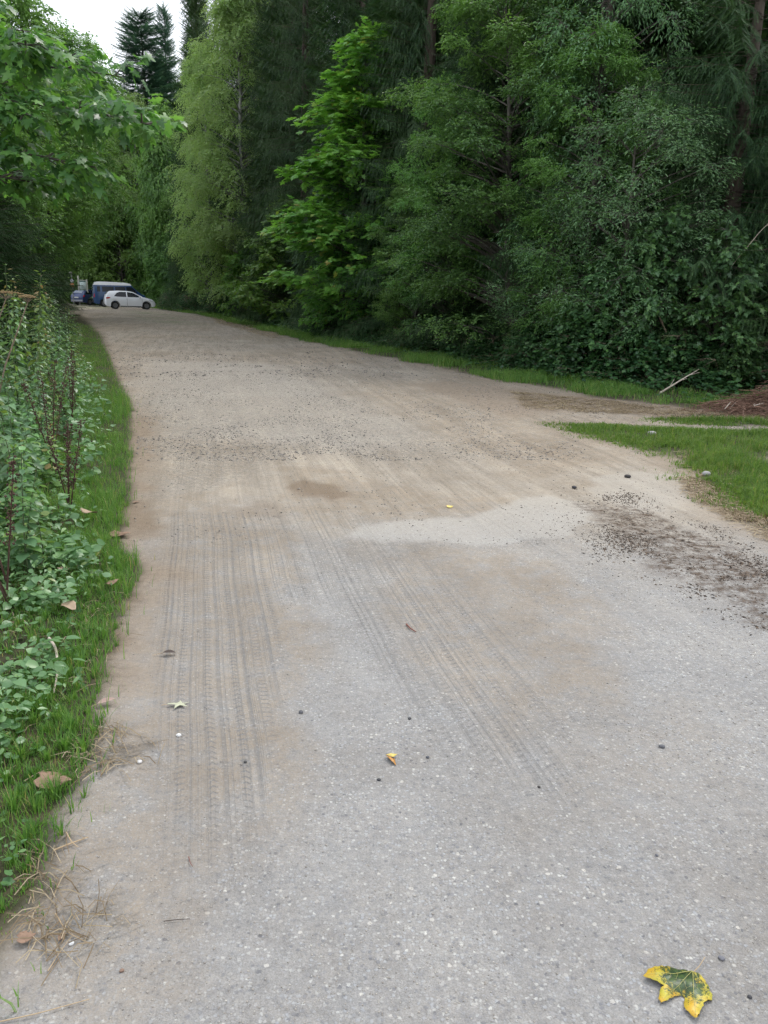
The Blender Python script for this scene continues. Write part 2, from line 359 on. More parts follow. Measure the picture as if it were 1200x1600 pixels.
# ruts: shallow real relief of the tyre tracks and puddle hollows
gz = gz - .006*damp
g = G('road_gravel_and_soil'); P = g.pos()
dn = g.n('ShaderNodeTexNoise'); dn.inputs['Scale'].default_value = 150; dn.inputs['Detail'].default_value = 3; g.l(P, dn.inputs['Vector'])
dm = g.n('ShaderNodeVectorMath'); dm.operation = 'MULTIPLY_ADD'; g.l(dn.outputs['Color'], dm.inputs[0]); dm.inputs[1].default_value = (.011, .011, .0); g.l(P, dm.inputs[2])
dn2 = g.n('ShaderNodeTexNoise'); dn2.inputs['Scale'].default_value = 3; g.l(P, dn2.inputs['Vector'])
PD = dm.outputs[0]
vor = g.n('ShaderNodeTexVoronoi'); vor.inputs['Scale'].default_value = 98; g.l(PD, vor.inputs['Vector'])
chip = g.n('ShaderNodeSeparateColor'); g.l(vor.outputs['Color'], chip.inputs[0])
chipc = g.ramp(chip.outputs[0], [(0, (.11, .12, .14)), (.03, (.19, .20, .22)), (.16, (.26, .265, .28)), (.45, (.325, .318, .30)), (.66, (.38, .40, .43)), (.84, (.41, .41, .40)), (.95, (.50, .50, .49)), (1, (.62, .62, .59))])
dust = g.ramp(g.noise(260, 3, P), [(.3, (.215, .212, .208)), (.7, (.345, .342, .338))])
cover = g.ramp(g.noise(38, 5, P, .7), [(.38, 0.0), (.62, 1.0)])
edge = g.ramp(vor.outputs['Distance'], [(.34, 1.0), (.60, 0.0)])
keep = g.math('MULTIPLY', g.math('MULTIPLY', g.ramp(chip.outputs[1], [(.16, 0.0), (.5, 1.0)]), edge), g.ramp(dn2.outputs['Fac'], [(.35, .55), (.6, 1.0)]))
asph = g.mix(keep, dust, chipc)
vor2 = g.n('ShaderNodeTexVoronoi'); vor2.inputs['Scale'].default_value = 55; g.l(PD, vor2.inputs['Vector'])
ch2 = g.n('ShaderNodeSeparateColor'); g.l(vor2.outputs['Color'], ch2.inputs[0])
big = g.mix(g.math('MULTIPLY', g.ramp(ch2.outputs[1], [(.88, 0.0), (.90, 1.0)]), g.ramp(vor2.outputs['Distance'], [(.28, 1.0), (.38, 0.0)])), asph,
            g.ramp(ch2.outputs[0], [(0, (.15, .155, .17)), (.5, (.30, .30, .31)), (1, (.56, .54, .50))]))
lowf = g.noise(1.3, 4, P)
base = g.mix(g.ramp(g.math('MULTIPLY', g.attr('far'), g.math('ADD', .35, lowf)), [(.35, 0.0), (.8, .5)]), big, (.385, .345, .29))
# dusty sand over it
sandc = g.mix(g.noise(2.2, 5, P), (.27, .228, .18), (.365, .312, .25))
sandc = g.mix(g.ramp(g.noise(420, 2, P), [(.3, .0), (.75, .45)]), sandc, (.17, .145, .12))
# tyre tread: u along the track, w across
def dotp(v):
    d = g.n('ShaderNodeVectorMath'); d.operation = 'DOT_PRODUCT'; g.l(P, d.inputs[0]); d.inputs[1].default_value = v; return d.outputs['Value']
ang = math.atan2(-.24, 1.0)
dx_, dy_ = math.sin(ang), math.cos(ang)
w_ = dotp((dy_, -dx_, 0)); u_ = dotp((dx_, dy_, 0))
wn = g.math('ADD', w_, g.math('MULTIPLY', g.noise(.45, 1, P), .10))
cmb = g.n('ShaderNodeCombineXYZ'); g.l(wn, cmb.inputs[0])
stripe = g.noise(34, 4, cmb.outputs[0], .75)
cmb2 = g.n('ShaderNodeCombineXYZ'); g.l(wn, cmb2.inputs[0]); g.l(g.math('MULTIPLY', u_, .04), cmb2.inputs[1])
lug = g.math('SINE', g.math('MULTIPLY', g.math('ADD', u_, g.math('MULTIPLY', g.noise(30, 1, cmb2.outputs[0]), .05)), 2*math.pi/.034))
band = g.math('SINE', g.math('MULTIPLY', wn, 2*math.pi/.11))
lugm = g.math('MULTIPLY', g.ramp(band, [(.55, 0.0), (.75, 1.0)]), g.ramp(lug, [(.5, 0.0), (.9, 1.0)]))
tA = g.attr('trk')
tread = g.math('MULTIPLY', tA, g.math('ADD', g.ramp(stripe, [(.40, .95), (.50, 0.0)]), g.math('MULTIPLY', lugm, .8)))
mott = g.ramp(g.noise(34, 6, P, .8), [(.3, (.80, .80, .81)), (.5, (1, 1, 1)), (.7, (1.16, 1.15, 1.13))])
base = g.mix(1.0, base, mott, 'MULTIPLY')
sandf = g.math('MULTIPLY', g.attr('sand'), g.ramp(g.noise(6, 8, P, .75), [(.34, .2), (.54, 1.0)]))
sandf = g.math('MULTIPLY', sandf, g.ramp(g.noise(140, 3, P), [(.34, .35), (.50, 1.0)]))
c = g.mix(sandf, base, sandc)
cmb3 = g.n('ShaderNodeCombineXYZ'); g.l(g.math('MULTIPLY', wn, 5.0), cmb3.inputs[0]); g.l(g.math('MULTIPLY', u_, .35), cmb3.inputs[1])
strk = g.ramp(g.noise(1.0, 6, cmb3.outputs[0], .7), [(.34, (.74, .72, .69)), (.5, (1, 1, 1)), (.64, (1.22, 1.21, 1.19))])
c = g.mix(g.math('MULTIPLY_ADD', g.attr('far'), .7, .12), c, strk, 'MULTIPLY')
lumpn = g.ramp(g.noise(24, 7, P, .85), [(.39, (.45, .44, .43)), (.47, (.90, .90, .90)), (.53, (1.08, 1.08, 1.07)), (.61, (1.42, 1.41, 1.39))])  # tone of loose gravel, with the shading of its lumps painted in
c = g.mix(g.math('ADD', .22, g.math('MULTIPLY', g.attr('loose'), .75)), c, lumpn, 'MULTIPLY')
blot = g.ramp(g.noise(.9, 7, P, .65), [(.34, (.84, .80, .75)), (.5, (1, 1, 1)), (.64, (1.16, 1.15, 1.13))])
c = g.mix(.8, c, blot, 'MULTIPLY')
c = g.mix(g.math('MULTIPLY', tread, g.ramp(g.noise(3.5, 5, P, .7), [(.33, .3), (.55, 1.0)])), c, g.mix(.6, base, (.15, .14, .13)))
c = g.mix(g.math('MULTIPLY', g.attr('light'), .6), c, g.mix(.6, base, (.47, .455, .43)))
c = g.mix(g.math('MULTIPLY', g.attr('far'), .9), c, g.mix(1.0, c, (1.07, 1.02, .94), 'MULTIPLY'))
lo = g.math('MULTIPLY', g.attr('loose'), g.ramp(g.noise(16, 6, P, .8), [(.47, 0.0), (.60, .85)]))
c = g.mix(lo, c, g.ramp(g.noise(90, 3, P), [(.35, (.15, .138, .122)), (.65, (.36, .335, .30))]))
dirtc = g.ramp(g.noise(14, 6, P, .7), [(.3, (.17, .125, .09)), (.5, (.30, .24, .18)), (.75, (.38, .32, .26))])
c = g.mix(g.math('MULTIPLY', g.attr('dirt'), .8), c, dirtc)
soilc = g.ramp(g.noise(20, 5, P, .65), [(.3, (.20, .15, .105)), (.7, (.31, .245, .18))])
c = g.mix(g.math('MULTIPLY', g.attr('soil'), .85), c, soilc)
c = g.mix(g.math('MULTIPLY', g.attr('damp'), .8), c, (.19, .14, .095))
lit = g.math('MULTIPLY', g.attr('litter'), g.ramp(g.noise(11, 7, P, .8), [(.42, 0.0), (.58, .95)]))
c = g.mix(lit, c, g.ramp(g.noise(60, 3, P), [(.3, (.03, .022, .016)), (.7, (.15, .105, .075))]))
vegc = g.ramp(g.noise(7, 6, P, .7), [(.3, (.035, .032, .02)), (.5, (.055, .055, .028)), (.7, (.11, .085, .05))])
fgr = g.math('MULTIPLY', g.attr('fargrass'), g.ramp(g.noise(4, 6, P, .8), [(.4, 0.0), (.6, .8)]))
c = g.mix(fgr, c, (.14, .19, .07))
c = g.mix(g.attr('veg'), c, vegc)
g.base(c); g.set(Roughness=.95); g.b.inputs['Specular IOR Level'].default_value = .25
hgt = g.math('ADD', g.math('MULTIPLY', keep, g.math('SUBTRACT', 1.0, g.math('MULTIPLY', sandf, .6))), g.math('ADD', g.math('MULTIPLY', g.noise(160, 4, P), 1.0), g.math('MULTIPLY', tread, -1.4)))
hgt = g.math('ADD', hgt, g.math('MULTIPLY', g.math('ADD', .15, g.attr('loose')), g.math('MULTIPLY', g.noise(24, 7, P, .8), 8.0)))
g.bump(hgt, .65, .004)
me = mesh_np('ground', np.stack([gx, gy, gz], 1), [F], g.m, smooth_sh=True, attrs=dict(veg=veg, sand=sand, soil=soil, damp=damp, far=smooth(3.2, 7, gy), light=light, loose=loose, litter=litter, dirt=dirt, trk=trk, fargrass=far_grass))
tag(link('ground', me), kind='structure')

# ------------------------------------------------------------------ leaf templates (x along the leaf, z up)
T_OV = (np.array([(0, 0, 0), (.35, .27, .06), (.72, .20, .03), (1, 0, -.10), (.72, -.20, .03), (.35, -.27, .06)], float), np.array([(0, 3, 2, 1), (0, 5, 4, 3)])[:, ::-1])
T_WIDE = (np.array([(0, 0, 0), (.25, .38, .05), (.68, .34, .0), (1, 0, -.12), (.68, -.34, .0), (.25, -.38, .05)], float), np.array([(0, 3, 2, 1), (0, 5, 4, 3)])[:, ::-1])
T_NARROW = (np.array([(0, 0, 0), (.35, .15, .04), (.7, .11, .02), (1, 0, -.12), (.7, -.11, .02), (.35, -.15, .04)], float), np.array([(0, 3, 2, 1), (0, 5, 4, 3)])[:, ::-1])
mo = [(.02, 0), (-.12, .26), (.14, .20), (.30, .50), (.36, .20), (1, 0)]
def maple_tpl():
    out = [(0.08, 0), (-.14, .20), (-.02, .42), (.20, .24), (.52, .52), (.50, .19), (.74, .17), (1.0, 0)]
    L = [(x, y, -.16*(x*x+y*y)+.05*abs(y)) for x, y in out]; R = [(x, -y, z) for x, y, z in L[1:-1]][::-1]
    ring = L + R; V = [(.28, 0, .03)] + ring; n = len(ring)
    Fm = [(0, 1+(i+1) % n, 1+i) for i in range(n)]
    return np.array(V, float), np.array(Fm)
T_MAPLE = maple_tpl()
def needle_tpl(n=12, ln=.16, wd=.042, sp=.78):
    V = [(0, .012, 0), (0, -.012, 0), (1, 0, 0)]; Ft = [(0, 1, 2)]
    for i in range(n):
        x = (i+.4)/n; l = ln*(1-.35*x)
        for sgn in (1, -1):
            for up in ((.15,) if i % 2 else (.75,)):
                b = len(V); V += [(x, 0, 0), (x+wd, sgn*.004, 0), (x+l*.62, sgn*l*sp, l*up*.5)]
                Ft.append((b, b+1, b+2))
    b = len(V); V += [(.92, .02, 0), (.92, -.02, 0), (1.1, 0, 0)]; Ft.append((b, b+1, b+2))
    return np.array(V, float), np.array(Ft)
T_NEEDLE = needle_tpl(); T_NEEDLE_LO = needle_tpl(7, .26, .10, .85)

def leaf_tpl(prof, cup=.06, droop=.12, heart=0.0):
    n = len(prof); V = [(0, 0, 0)]
    xs_ = np.linspace(0, 1, n+2)[1:-1]
    mid = [(x, 0, -droop*x*x) for x in xs_]+[(1, 0, -droop)]
    Vl = [(x-heart*(i == 0), w_, cup*w_*2-droop*x*x) for i, (x, w_) in enumerate(zip(xs_, prof))]; Vr = [(x, -y, z) for x, y, z in Vl]
    V += mid+Vl+Vr; m0, l0, r0 = 1, 1+n+1, 1+n+1+n; Fq = []
    Fq += [(0, m0, l0, l0), (0, r0, m0, m0)]
    for i in range(n-1): Fq += [(m0+i, m0+i+1, l0+i+1, l0+i), (m0+i, r0+i, r0+i+1, m0+i+1)]
    Fq += [(m0+n-1, m0+n, l0+n-1, l0+n-1), (m0+n-1, r0+n-1, m0+n, m0+n)]
    tri = []
    for a, b, c_, d in Fq:
        tri.append((a, b, c_))
        if d != c_: tri.append((a, c_, d))
        elif b == d: pass
    return np.array(V, float), np.array([t_ for t_ in tri if len(set(t_)) == 3])
T_HEART = leaf_tpl([.26, .36, .35, .27, .13], .10, .15, .16); T_LANCE = leaf_tpl([.10, .17, .19, .15, .08], .10, .25); T_ROUND = leaf_tpl([.22, .33, .38, .34, .2], -.05, .06); T_NETTLE = leaf_tpl([.20, .27, .23, .15, .06], .12, .3)
rs = np.random.RandomState(11)
def rvec(n): return nrm(rs.normal(size=(n, 3)))
# ------------------------------------------------------------------ broadleaf crown
def broadleaf(h, r, z0, nclump, ntw, nl, leaf, tpl, tl=.35, prof=None, flat=.6, lean=(0, 0), rc=(.35, .8), droop=.25, njit=.5, shell=.45):
    """returns crown Bag and wood Bag, tree rising from the origin"""
    prof = prof or (lambda t: np.sin(np.pi*np.clip(t*.85+.12, 0, 1))**.7)
    B, W = Bag(), Bag()
    t = rs.uniform(0, 1, nclump)**.9; a = rs.uniform(0, 2*np.pi, nclump)
    rr = r*prof(t)*(shell + (1-shell)*rs.uniform(0, 1, nclump)**.5)*rs.uniform(.72, 1.22, nclump)
    C = np.stack([np.cos(a)*rr + lean[0]*t, np.sin(a)*rr + lean[1]*t, z0 + (h-z0)*t], 1)
    R = rs.uniform(rc[0]*.8, rc[1]*1.12, nclump)*(1-.45*t)
    # trunk and limbs
    k = 9; tt = np.linspace(0, 1, k); wob = np.cumsum(rs.normal(0, .04, (k, 2)), 0)*h/8
    wob[0] = 0
    tp = np.stack([wob[:, 0]+lean[0]*tt**1.3*.8, wob[:, 1]+lean[1]*tt**1.3*.8, tt*h*.93-.15], 1)
    tr = h*.013*(1-.9*tt)+.008
    W.add(*tube(tp, tr, 8))
    for i in range(nclump):
        q = np.clip((C[i, 2]-.35*rr[i]*.9)/(h*.93), .04, .95); b = np.array([np.interp(q, tt, tp[:, j]) for j in range(3)])
        m = (b+C[i])/2 + np.array([0, 0, .12*rr[i]]) + rs.normal(0, .06, 3)*rr[i]
        s = np.linspace(0, 1, 6)[:, None]; pts = (1-s)**2*b + 2*s*(1-s)*m + s*s*C[i]
        W.add(*tube(pts, np.linspace(np.interp(q, tt, tr)*.45, .006, 6), 4))
    n = nclump*ntw; ci = np.repeat(np.arange(nclump), ntw)
    off = rvec(n)*(rs.uniform(0, 1, (n, 1))**.45)*R[ci][:, None]; off[:, 2] *= flat
    axc = np.stack([C[ci, 0]-lean[0]*t[ci], C[ci, 1]-lean[1]*t[ci], np.zeros(n)], 1)
    pos = C[ci] + off
    d = nrm(nrm(off+1e-6)*1.0 + nrm(axc+1e-6)*.7 + rs.normal(0, .35, (n, 3)) + np.array([0, 0, .1]))
    d[:, 2] *= .6; d = nrm(d)
    # leaves along each twig
    li = np.repeat(np.arange(n), nl); s = np.tile(np.linspace(.1, 1, nl), n)
    side = np.where(np.tile(np.arange(nl), n) % 2 == 0, 1., -1.); side = np.where(np.tile(np.arange(nl), n) == nl-1, 0, side)
    D = d[li]; H = nrm(np.cross(D, np.array([0, 0, 1.])))
    m = len(li)
    lp = pos[li] + D*(s*tl)[:, None]*rs.uniform(.8, 1.1, (m, 1)) + rs.normal(0, .02, (m, 3)) + np.array([0, 0, -1.])*(droop*s*s*tl)[:, None]
    lx = nrm(D*.8 + H*side[:, None]*rs.uniform(.6, 1.1, (m, 1)) + np.array([0, 0, -droop]) + rs.normal(0, .22, (m, 3)))
    ln = nrm(np.array([0, 0, 1.]) + .35*D + rs.normal(0, njit, (m, 3)))
    V, Fc, rn = inst(tpl[0], tpl[1], lp, lx, ln, leaf*rs.uniform(.65, 1.2, m), rs.uniform(0, 1, m))
    B.add(V, Fc, rn)
    # bare twigs
    ends = pos + d*tl
    sel = rs.choice(n, min(n, 1600), replace=False); hw = .004
    for i in sel[:400]:
        W.add(*tube([C[ci[i]], pos[i], ends[i]], [.006, .004, .002], 3))
    return B, W
# ------------------------------------------------------------------ spruce
def spruce(h, r, z0, whorl=.34, nb=7, step=.13, twig=.22, hang=.6, lo=False, bare=0.0, fine_top=99, power=.8, skirt=1.0):
    pos, dr, sc = [], [], []; W = Bag(); DB = Bag()
    rnd_ = random.Random(rs.randint(1e6))
    W.add(*tube([(0, 0, -.3), (0, 0, h*.3), (0.05, 0, h*.65), (0, .03, h)], [h*.014+.03, h*.011+.02, h*.006+.01, .006], 9))
    z = z0
    while z < h-.25:
        t = (h-z)/(h-z0); L0 = r*t**power*(skirt if t > .9 else 1)
        st = step if z < fine_top else step*2.2; tg = twig if z < fine_top else twig*1.8
        for k in range(nb if z < fine_top else max(4, nb-2)):
            L = L0*rnd_.uniform(.7, 1.12)+.12; az = rnd_.uniform(0, 2*math.pi); zz = z+rnd_.uniform(-.12, .12)
            A = np.array([math.cos(az), math.sin(az), 0]); sd_ = np.array([-math.sin(az), math.cos(az), 0])
            rise = .55*(1-t) - .12*t; sag = .10+.28*t
            ss = np.linspace(0, 1, max(4, int(L/.4)))
            f = lambda s: A*(s*L) + np.array([0, 0, zz + rise*s*L - sag*L*(s*s)*(1.35-.75*s*s*1.0)]) + sd_*(.06*L*math.sin(s*2+az))
            if zz < bare:
                pts = [f(s)*np.array([.8, .8, 1]) for s in ss]; DB.add(*tube(pts, np.linspace(.014, .003, len(pts)), 3))
                for q in range(int(L/.14)):
                    s = rnd_.uniform(.2, 1); p = f(s)*np.array([.8, .8, 1]); e = p + (A*rnd_.uniform(-.1, .4)+sd_*rnd_.choice((-1, 1))*rnd_.uniform(.1, .4)+np.array([0, 0, rnd_.uniform(-.35, 0)]))
                    DB.add(*tube([p, (p+e)/2+np.array([0, 0, .03]), e], [.004, .003, .0015], 3))
                continue
            W.add(*tube([f(s) for s in ss], np.linspace(.006+.0035*L, .002, len(ss)), 3))
            s = .18 if L > .8 else .05
            while s < 1.0:
                p = f(s); l = min(.62, max(.12, (1-s)**.6*L*.42))*rnd_.uniform(.7, 1.2)
                fw = nrm(f(min(1, s+.05))-f(max(0, s-.05)))
                for sg in (1, -1):
                    bd = nrm(fw*.75 + sd_*sg*.8 + np.array([0, 0, -hang*rnd_.uniform(.4, 1.3)]))
                    q = 0.0; pp = p.copy(); cd_ = bd.copy(); nseg = max(1, int(round(l/(tg*.72))))
                    for j in range(nseg):
                        pos.append(pp.copy()); dr.append(cd_.copy()); sc.append(tg*rnd_.uniform(.8, 1.15))
                        if not lo and (j or rnd_.random() < .5):
                            s2 = nrm(cd_ + nrm(np.cross(cd_, [0, 0, 1]))*rnd_.choice((-1, 1))*.8 + np.array([0, 0, -hang*.5]))
                            pos.append(pp.copy()); dr.append(s2); sc.append(tg*rnd_.uniform(.5, .8))
                        pp = pp + cd_*tg*.8; cd_ = nrm(cd_ + np.array([0, 0, -hang*.5]))
                pos.append(p); dr.append(nrm(fw+np.array([0, 0, .1]))); sc.append(tg)
                s += st/L*rnd_.uniform(.8, 1.2)
            pos.append(f(1.0)); dr.append(nrm(f(1.0)-f(.93))); sc.append(tg*1.2)
        z += whorl*rnd_.uniform(.75, 1.2)*(1 if z < fine_top else 1.5)
    pos.append(np.array([0, 0, h-.15])); dr.append(np.array([0.05, 0, 1.])); sc.append(.4)
    pos, dr, sc = np.array(pos), np.array(dr), np.array(sc); n = len(pos)
    tp = T_NEEDLE_LO if lo else T_NEEDLE
    N = nrm(np.array([0, 0, 1.]) + rs.normal(0, .35, (n, 3)) + dr*.1)
    V, Fc, rn = inst(tp[0], tp[1], pos, dr, N, sc, rs.uniform(0, 1, n))
    B = Bag(); B.add(V, Fc, rn)
    return B, W, (DB if DB.n else None)
def make_tree(name, label, cat, bags, mats, loc, group=None, rz=0, extra=None):
    t = thing(name, label, cat, loc, rz, group)
    bags[1].obj('trunk', mats[1], t, True); bags[0].obj('crown', mats[0], t)
    if len(bags) > 2 and bags[2] is not None: bags[2].obj('dead_twigs', M['dead'], t)
    return t
def stand(px, Y, dz=-.05):         # foot of something seen in photo column px at distance Y
    x = xg(px, Y)
    for _ in range(3):
        z = zat(x, Y); v = project(np.array([[x, Y, z]]))[0]; x += (px-v[0])/1200*Y
    return (x, Y, zat(x, Y)+dz)
def again(src, label, loc, rz=0, sc=1.0, group=None):
    c = copy_tree(src); c['label'] = label; c.location = loc; c.rotation_euler = (0, 0, rz)
    c.scale = (sc, sc, sc) if not isinstance(sc, tuple) else sc
    if group: c['group'] = group
    return c
# ================================================================== TREES
random.seed(3)
FOOT = [(-200, 470), (60, 471), (130, 473), (240, 482), (290, 486), (400, 497), (500, 515), (600, 537), (700, 554), (850, 584), (1000, 602), (1400, 606)]
def foot_y0(px):
    py = np.interp(px, [f[0] for f in FOOT], [f[1] for f in FOOT]); Y = at(px, py)[1]*.55
    for _ in range(400):
        x, y, z = stand(px, Y, 0); v = project(np.array([[x, y, z]]))[0]
        if v[1] <= py: return Y
        Y *= 1.03
    return Y
_fp = np.arange(-260, 1461, 60); _fy = np.array([foot_y0(float(p)) for p in _fp])
def foot_y(px): return float(np.interp(px, _fp, _fy))
DIM = {}
def fit(src, label, px, ytop, hw, m, Y=None, rz=None, own=False, group=None, hw2=None):
    """stand a tree so that it fills a photo column: px centre, ytop top row, hw half width in photo pixels, m metres behind the forest foot line"""
    h0, r0 = DIM[src.name.split('|')[0]] if src.name in DIM else DIM[src['fam']]
    Y = foot_y(px)+m if Y is None else Y
    loc = stand(px, Y, -.08); top = at_y(px, ytop, Y)[2]; sx = hw/1200*Y*1.0/r0; sz = (top-loc[2])/h0
    o = src if own else copy_tree(src)
    if label: o['label'] = label
    o.location = loc; o.scale = (sx, sx, sz); o.rotation_euler = (0, 0, px*.7 if rz is None else rz)
    if group: o['group'] = group
    return o
def proto(name, label, cat, bags, mats, h, r, fam):
    t = make_tree(name, label, cat, bags, mats, (0, 0, 0)); DIM[t.name] = (h, r); FAM[fam] = t; t['fam'] = fam; DIM[fam] = (h, r); return t
FAM = {}; OWN = set()
def put(fam, label, px, ytop, hw, m=0, Y=None, rz=None, group=None):
    o = fit(FAM[fam], label, px, ytop, hw, m, Y, rz, own=fam not in OWN, group=group); OWN.add(fam); return o
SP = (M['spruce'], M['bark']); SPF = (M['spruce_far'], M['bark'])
GR_B = 'tall spruces massed behind the roadside trees'; LB_ = 'dark spruce standing deep in the closed forest behind the roadside trees'
proto('spruce_tree', LB_, 'tree', spruce(20, 3.4, .4, .40, 9, .15, .40, .8, lo=True), SP, 20, 3.4, 'backA')
proto('spruce_tree', LB_, 'tree', spruce(22, 3.6, .6, .44, 9, .17, .44, 1.1, lo=True), SP, 22, 3.6, 'backB')
def put_back(px, Y, ytop, hw):
    k = random.choice(('backA', 'backB')); return put(k, LB_, px, ytop, hw, 0, Y, random.uniform(0, 6.28), GR_B)
for m, n, hw0 in ((5.0, 15, 3.0), (8.5, 14, 3.3), (13, 13, 3.8)):
    for i in range(n):
        px = 300+(1330-300)*((i+random.uniform(.2, .8))/n); Y = foot_y(px)+m+random.uniform(-.6, .6); put_back(px, Y, random.uniform(-420, -260) if px > 350 else random.uniform(-60, 0), hw0*1200/Y)
for px, Y, yt in ((60, 99, 60), (95, 96, 110), (130, 99, 150), (165, 101, 125), (200, 97, 150), (228, 92, 180), (262, 90, 160), (292, 88, 120), (20, 92, 20), (-40, 94, -40), (318, 84, 40), (110, 108, 100), (150, 110, 118), (185, 109, 120), (300, 96, 110), (-90, 80, -60)): put_back(px, Y, yt, 50)
for px, Y, yt in ((-40, 30, -60), (-110, 24, -100), (20, 44, 0), (-160, 18, -150), (55, 58, 60), (-60, 40, -60), (30, 70, 20)): put_back(px, Y, yt, 3.2*1200/Y)
# --- distinct trees of the forest edge
proto('spruce_tree', '', 'tree', spruce(13, 3.2, .8, .29, 9, .095, .20, 1.0, bare=2.2, fine_top=6.6), SP, 13, 3.2, 'near')
put('near', 'big drooping spruce at the right edge of the road, with bare brown lower twigs', 1115, -420, 215, 1.6)
put('near', 'dark drooping spruce half out of the picture at its upper right corner', 1330, -500, 250, -.5)
put('near', 'spruce behind the broadleaf trees near the right, its crown running off the top', 905, -460, 190, 3.2)
proto('spruce_tree', '', 'tree', spruce(21, 3.5, .8, .34, 8, .13, .27, 1.3, fine_top=15), SP, 21, 3.5, 'curtain')
put('curtain', 'tall curtain-branched spruce rising behind the bright young maple', 655, -420, 150, 3.5)
put('curtain', 'tall spruce with hanging twigs between the pale birch and the young maple', 478, -300, 100, 3)
put('curtain', 'tall dark spruce directly behind the big hornbeam right of the young maple', 770, -480, 170, 3.2)
put('curtain', 'tall spruce behind and left of the young maple, dark against the forest', 562, -330, 110, 4)
put('curtain', 'drooping spruce standing at the road edge left of the pale birch', 300, 150, 42, .5)
put('curtain', 'tall dark spruce rising just left behind the pale birch, cut by the top edge', 352, -150, 58, 6)
put('curtain', 'spruce immediately right behind the pale birch trunk', 432, -200, 75, 3.5)
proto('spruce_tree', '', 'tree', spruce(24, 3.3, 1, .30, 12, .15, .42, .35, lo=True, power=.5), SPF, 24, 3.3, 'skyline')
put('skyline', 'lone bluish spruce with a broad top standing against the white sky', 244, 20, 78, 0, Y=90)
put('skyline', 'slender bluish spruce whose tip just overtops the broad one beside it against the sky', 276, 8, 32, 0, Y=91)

cone = lambda t: (1-np.clip(t, 0, 1))**.75*.95+.08
oval = lambda t: np.sin(np.pi*np.clip(t*.8+.18, 0, 1))**.6
skirt = lambda t: np.clip(1.05-.75*t**1.6, .1, 1)
BIR = (M['birch'], M['bark_white']); MAP = (M['maple'], M['bark_grey']); HOR = (M['beech'], M['bark_grey']); WIL = (M['willow'], M['bark_grey']); FAR = (M['far'], M['bark_grey'])
proto('birch_tree', '', 'tree', broadleaf(20, 3.2, 1.5, 190, 50, 9, .14, T_OV, .6, lambda t: oval(t)*.9+.08, .6, (.3, 0), (.6, 1.3), .8, .6), BIR, 20, 3.2, 'birch')
put('birch', 'tall pale green birch at the road edge, the lightest crown in the forest wall', 388, -25, 78, .8)
put('birch', 'far pale birch between the bluish spruces and the tall leafy tree', 222, 150, 42, 0, Y=86)
put('birch', 'smaller pale birch crown in front of the drooping spruce, left of the tall birch', 335, 75, 48, .8)
proto('maple_tree', '', 'tree', broadleaf(9, 2.1, 1.2, 95, 24, 8, .14, T_MAPLE, .38, lambda t: (1-np.clip(t, 0, 1))**.8*.95+.05, .42, (.15, 0), (.4, .85), .22, .4), (M['maple_bright'], M['bark_grey']), 9, 2.1, 'maple')
put('maple', 'young bright green maple with a pointed crown, standing free of the forest wall', 572, 58, 135, .9)
proto('maple_tree', '', 'tree', broadleaf(5.6, 2.6, .4, 150, 18, 8, .14, T_MAPLE, .34, skirt, .45, (0, 0), (.35, .75), .3, .45), MAP, 5.6, 2.6, 'low_maple')
put('low_maple', 'low spreading bluish green maple at the foot of the pale birch', 460, 318, 82, .8)
put('low_maple', 'low maple with layered leaf sprays hanging over the grass below the young bright maple', 560, 330, 85, .4)
put('low_maple', 'broad dark maple between the birch and the low bluish maple', 410, 345, 55, 1.2)
proto('hornbeam_tree', '', 'tree', broadleaf(11, 2.9, .9, 175, 56, 9, .085, T_OV, .34, oval, .38, (.4, -.6), (.5, 1.0), .35, .5), HOR, 11, 2.9, 'hornbeam')
put('hornbeam', 'big dense hornbeam right of the young maple, reaching past the top of the picture', 795, -60, 150, .9)
put('hornbeam', 'lighter hornbeam crown immediately right of the young bright maple', 705, 120, 80, .8)
put('hornbeam', 'dark hornbeam leaning over the grass left of the grey green sallows', 905, 60, 110, 1.2)
put('hornbeam', 'short dense hornbeam between the maple and the big hornbeam', 652, 290, 62, .6)
proto('willow_tree', '', 'tree', broadleaf(5.6, 1.7, .8, 75, 30, 8, .085, T_NARROW, .40, oval, .6, (.1, 0), (.28, .6), .35, .6), WIL, 5.6, 1.7, 'sallow')
put('sallow', 'grey green sallow willow with upright shoots before the dark spruce gap', 968, 130, 110, .6)
put('sallow', 'smaller grey green sallow at the foot of the big hornbeam', 862, 290, 85, .4)
put('sallow', 'grey green sallow crown overhanging from the top edge of the picture', 905, -180, 105, 1.8)
proto('maple_sapling', '', 'tree', broadleaf(3.3, 1.1, .4, 50, 14, 7, .13, T_MAPLE, .3, skirt, .4, (.1, -.1), (.25, .5), .3, .4), (M['maple_dark'], M['bark_grey']), 3.3, 1.1, 'sapling')
put('sapling', 'dark bluish maple sapling under the hanging spruce branch', 1020, 330, 62, .5)
put('sapling', 'maple sapling with bright leaf tips in front of the brown dead twigs', 1105, 355, 62, -.1)
put('sapling', 'maple sapling at the very right edge above the brush pile', 1210, 400, 70, 0)
put('sapling', 'shaded maple sapling between the two grey green sallows', 925, 400, 60, .2)
put('sapling', 'small maple sapling standing in the grass left of the brush pile', 1140, 505, 35, -.6)
proto('young_spruce', '', 'tree', spruce(2.8, 1.1, .1, .2, 8, .09, .17, .3), SP, 2.8, 1.1, 'yspruce')
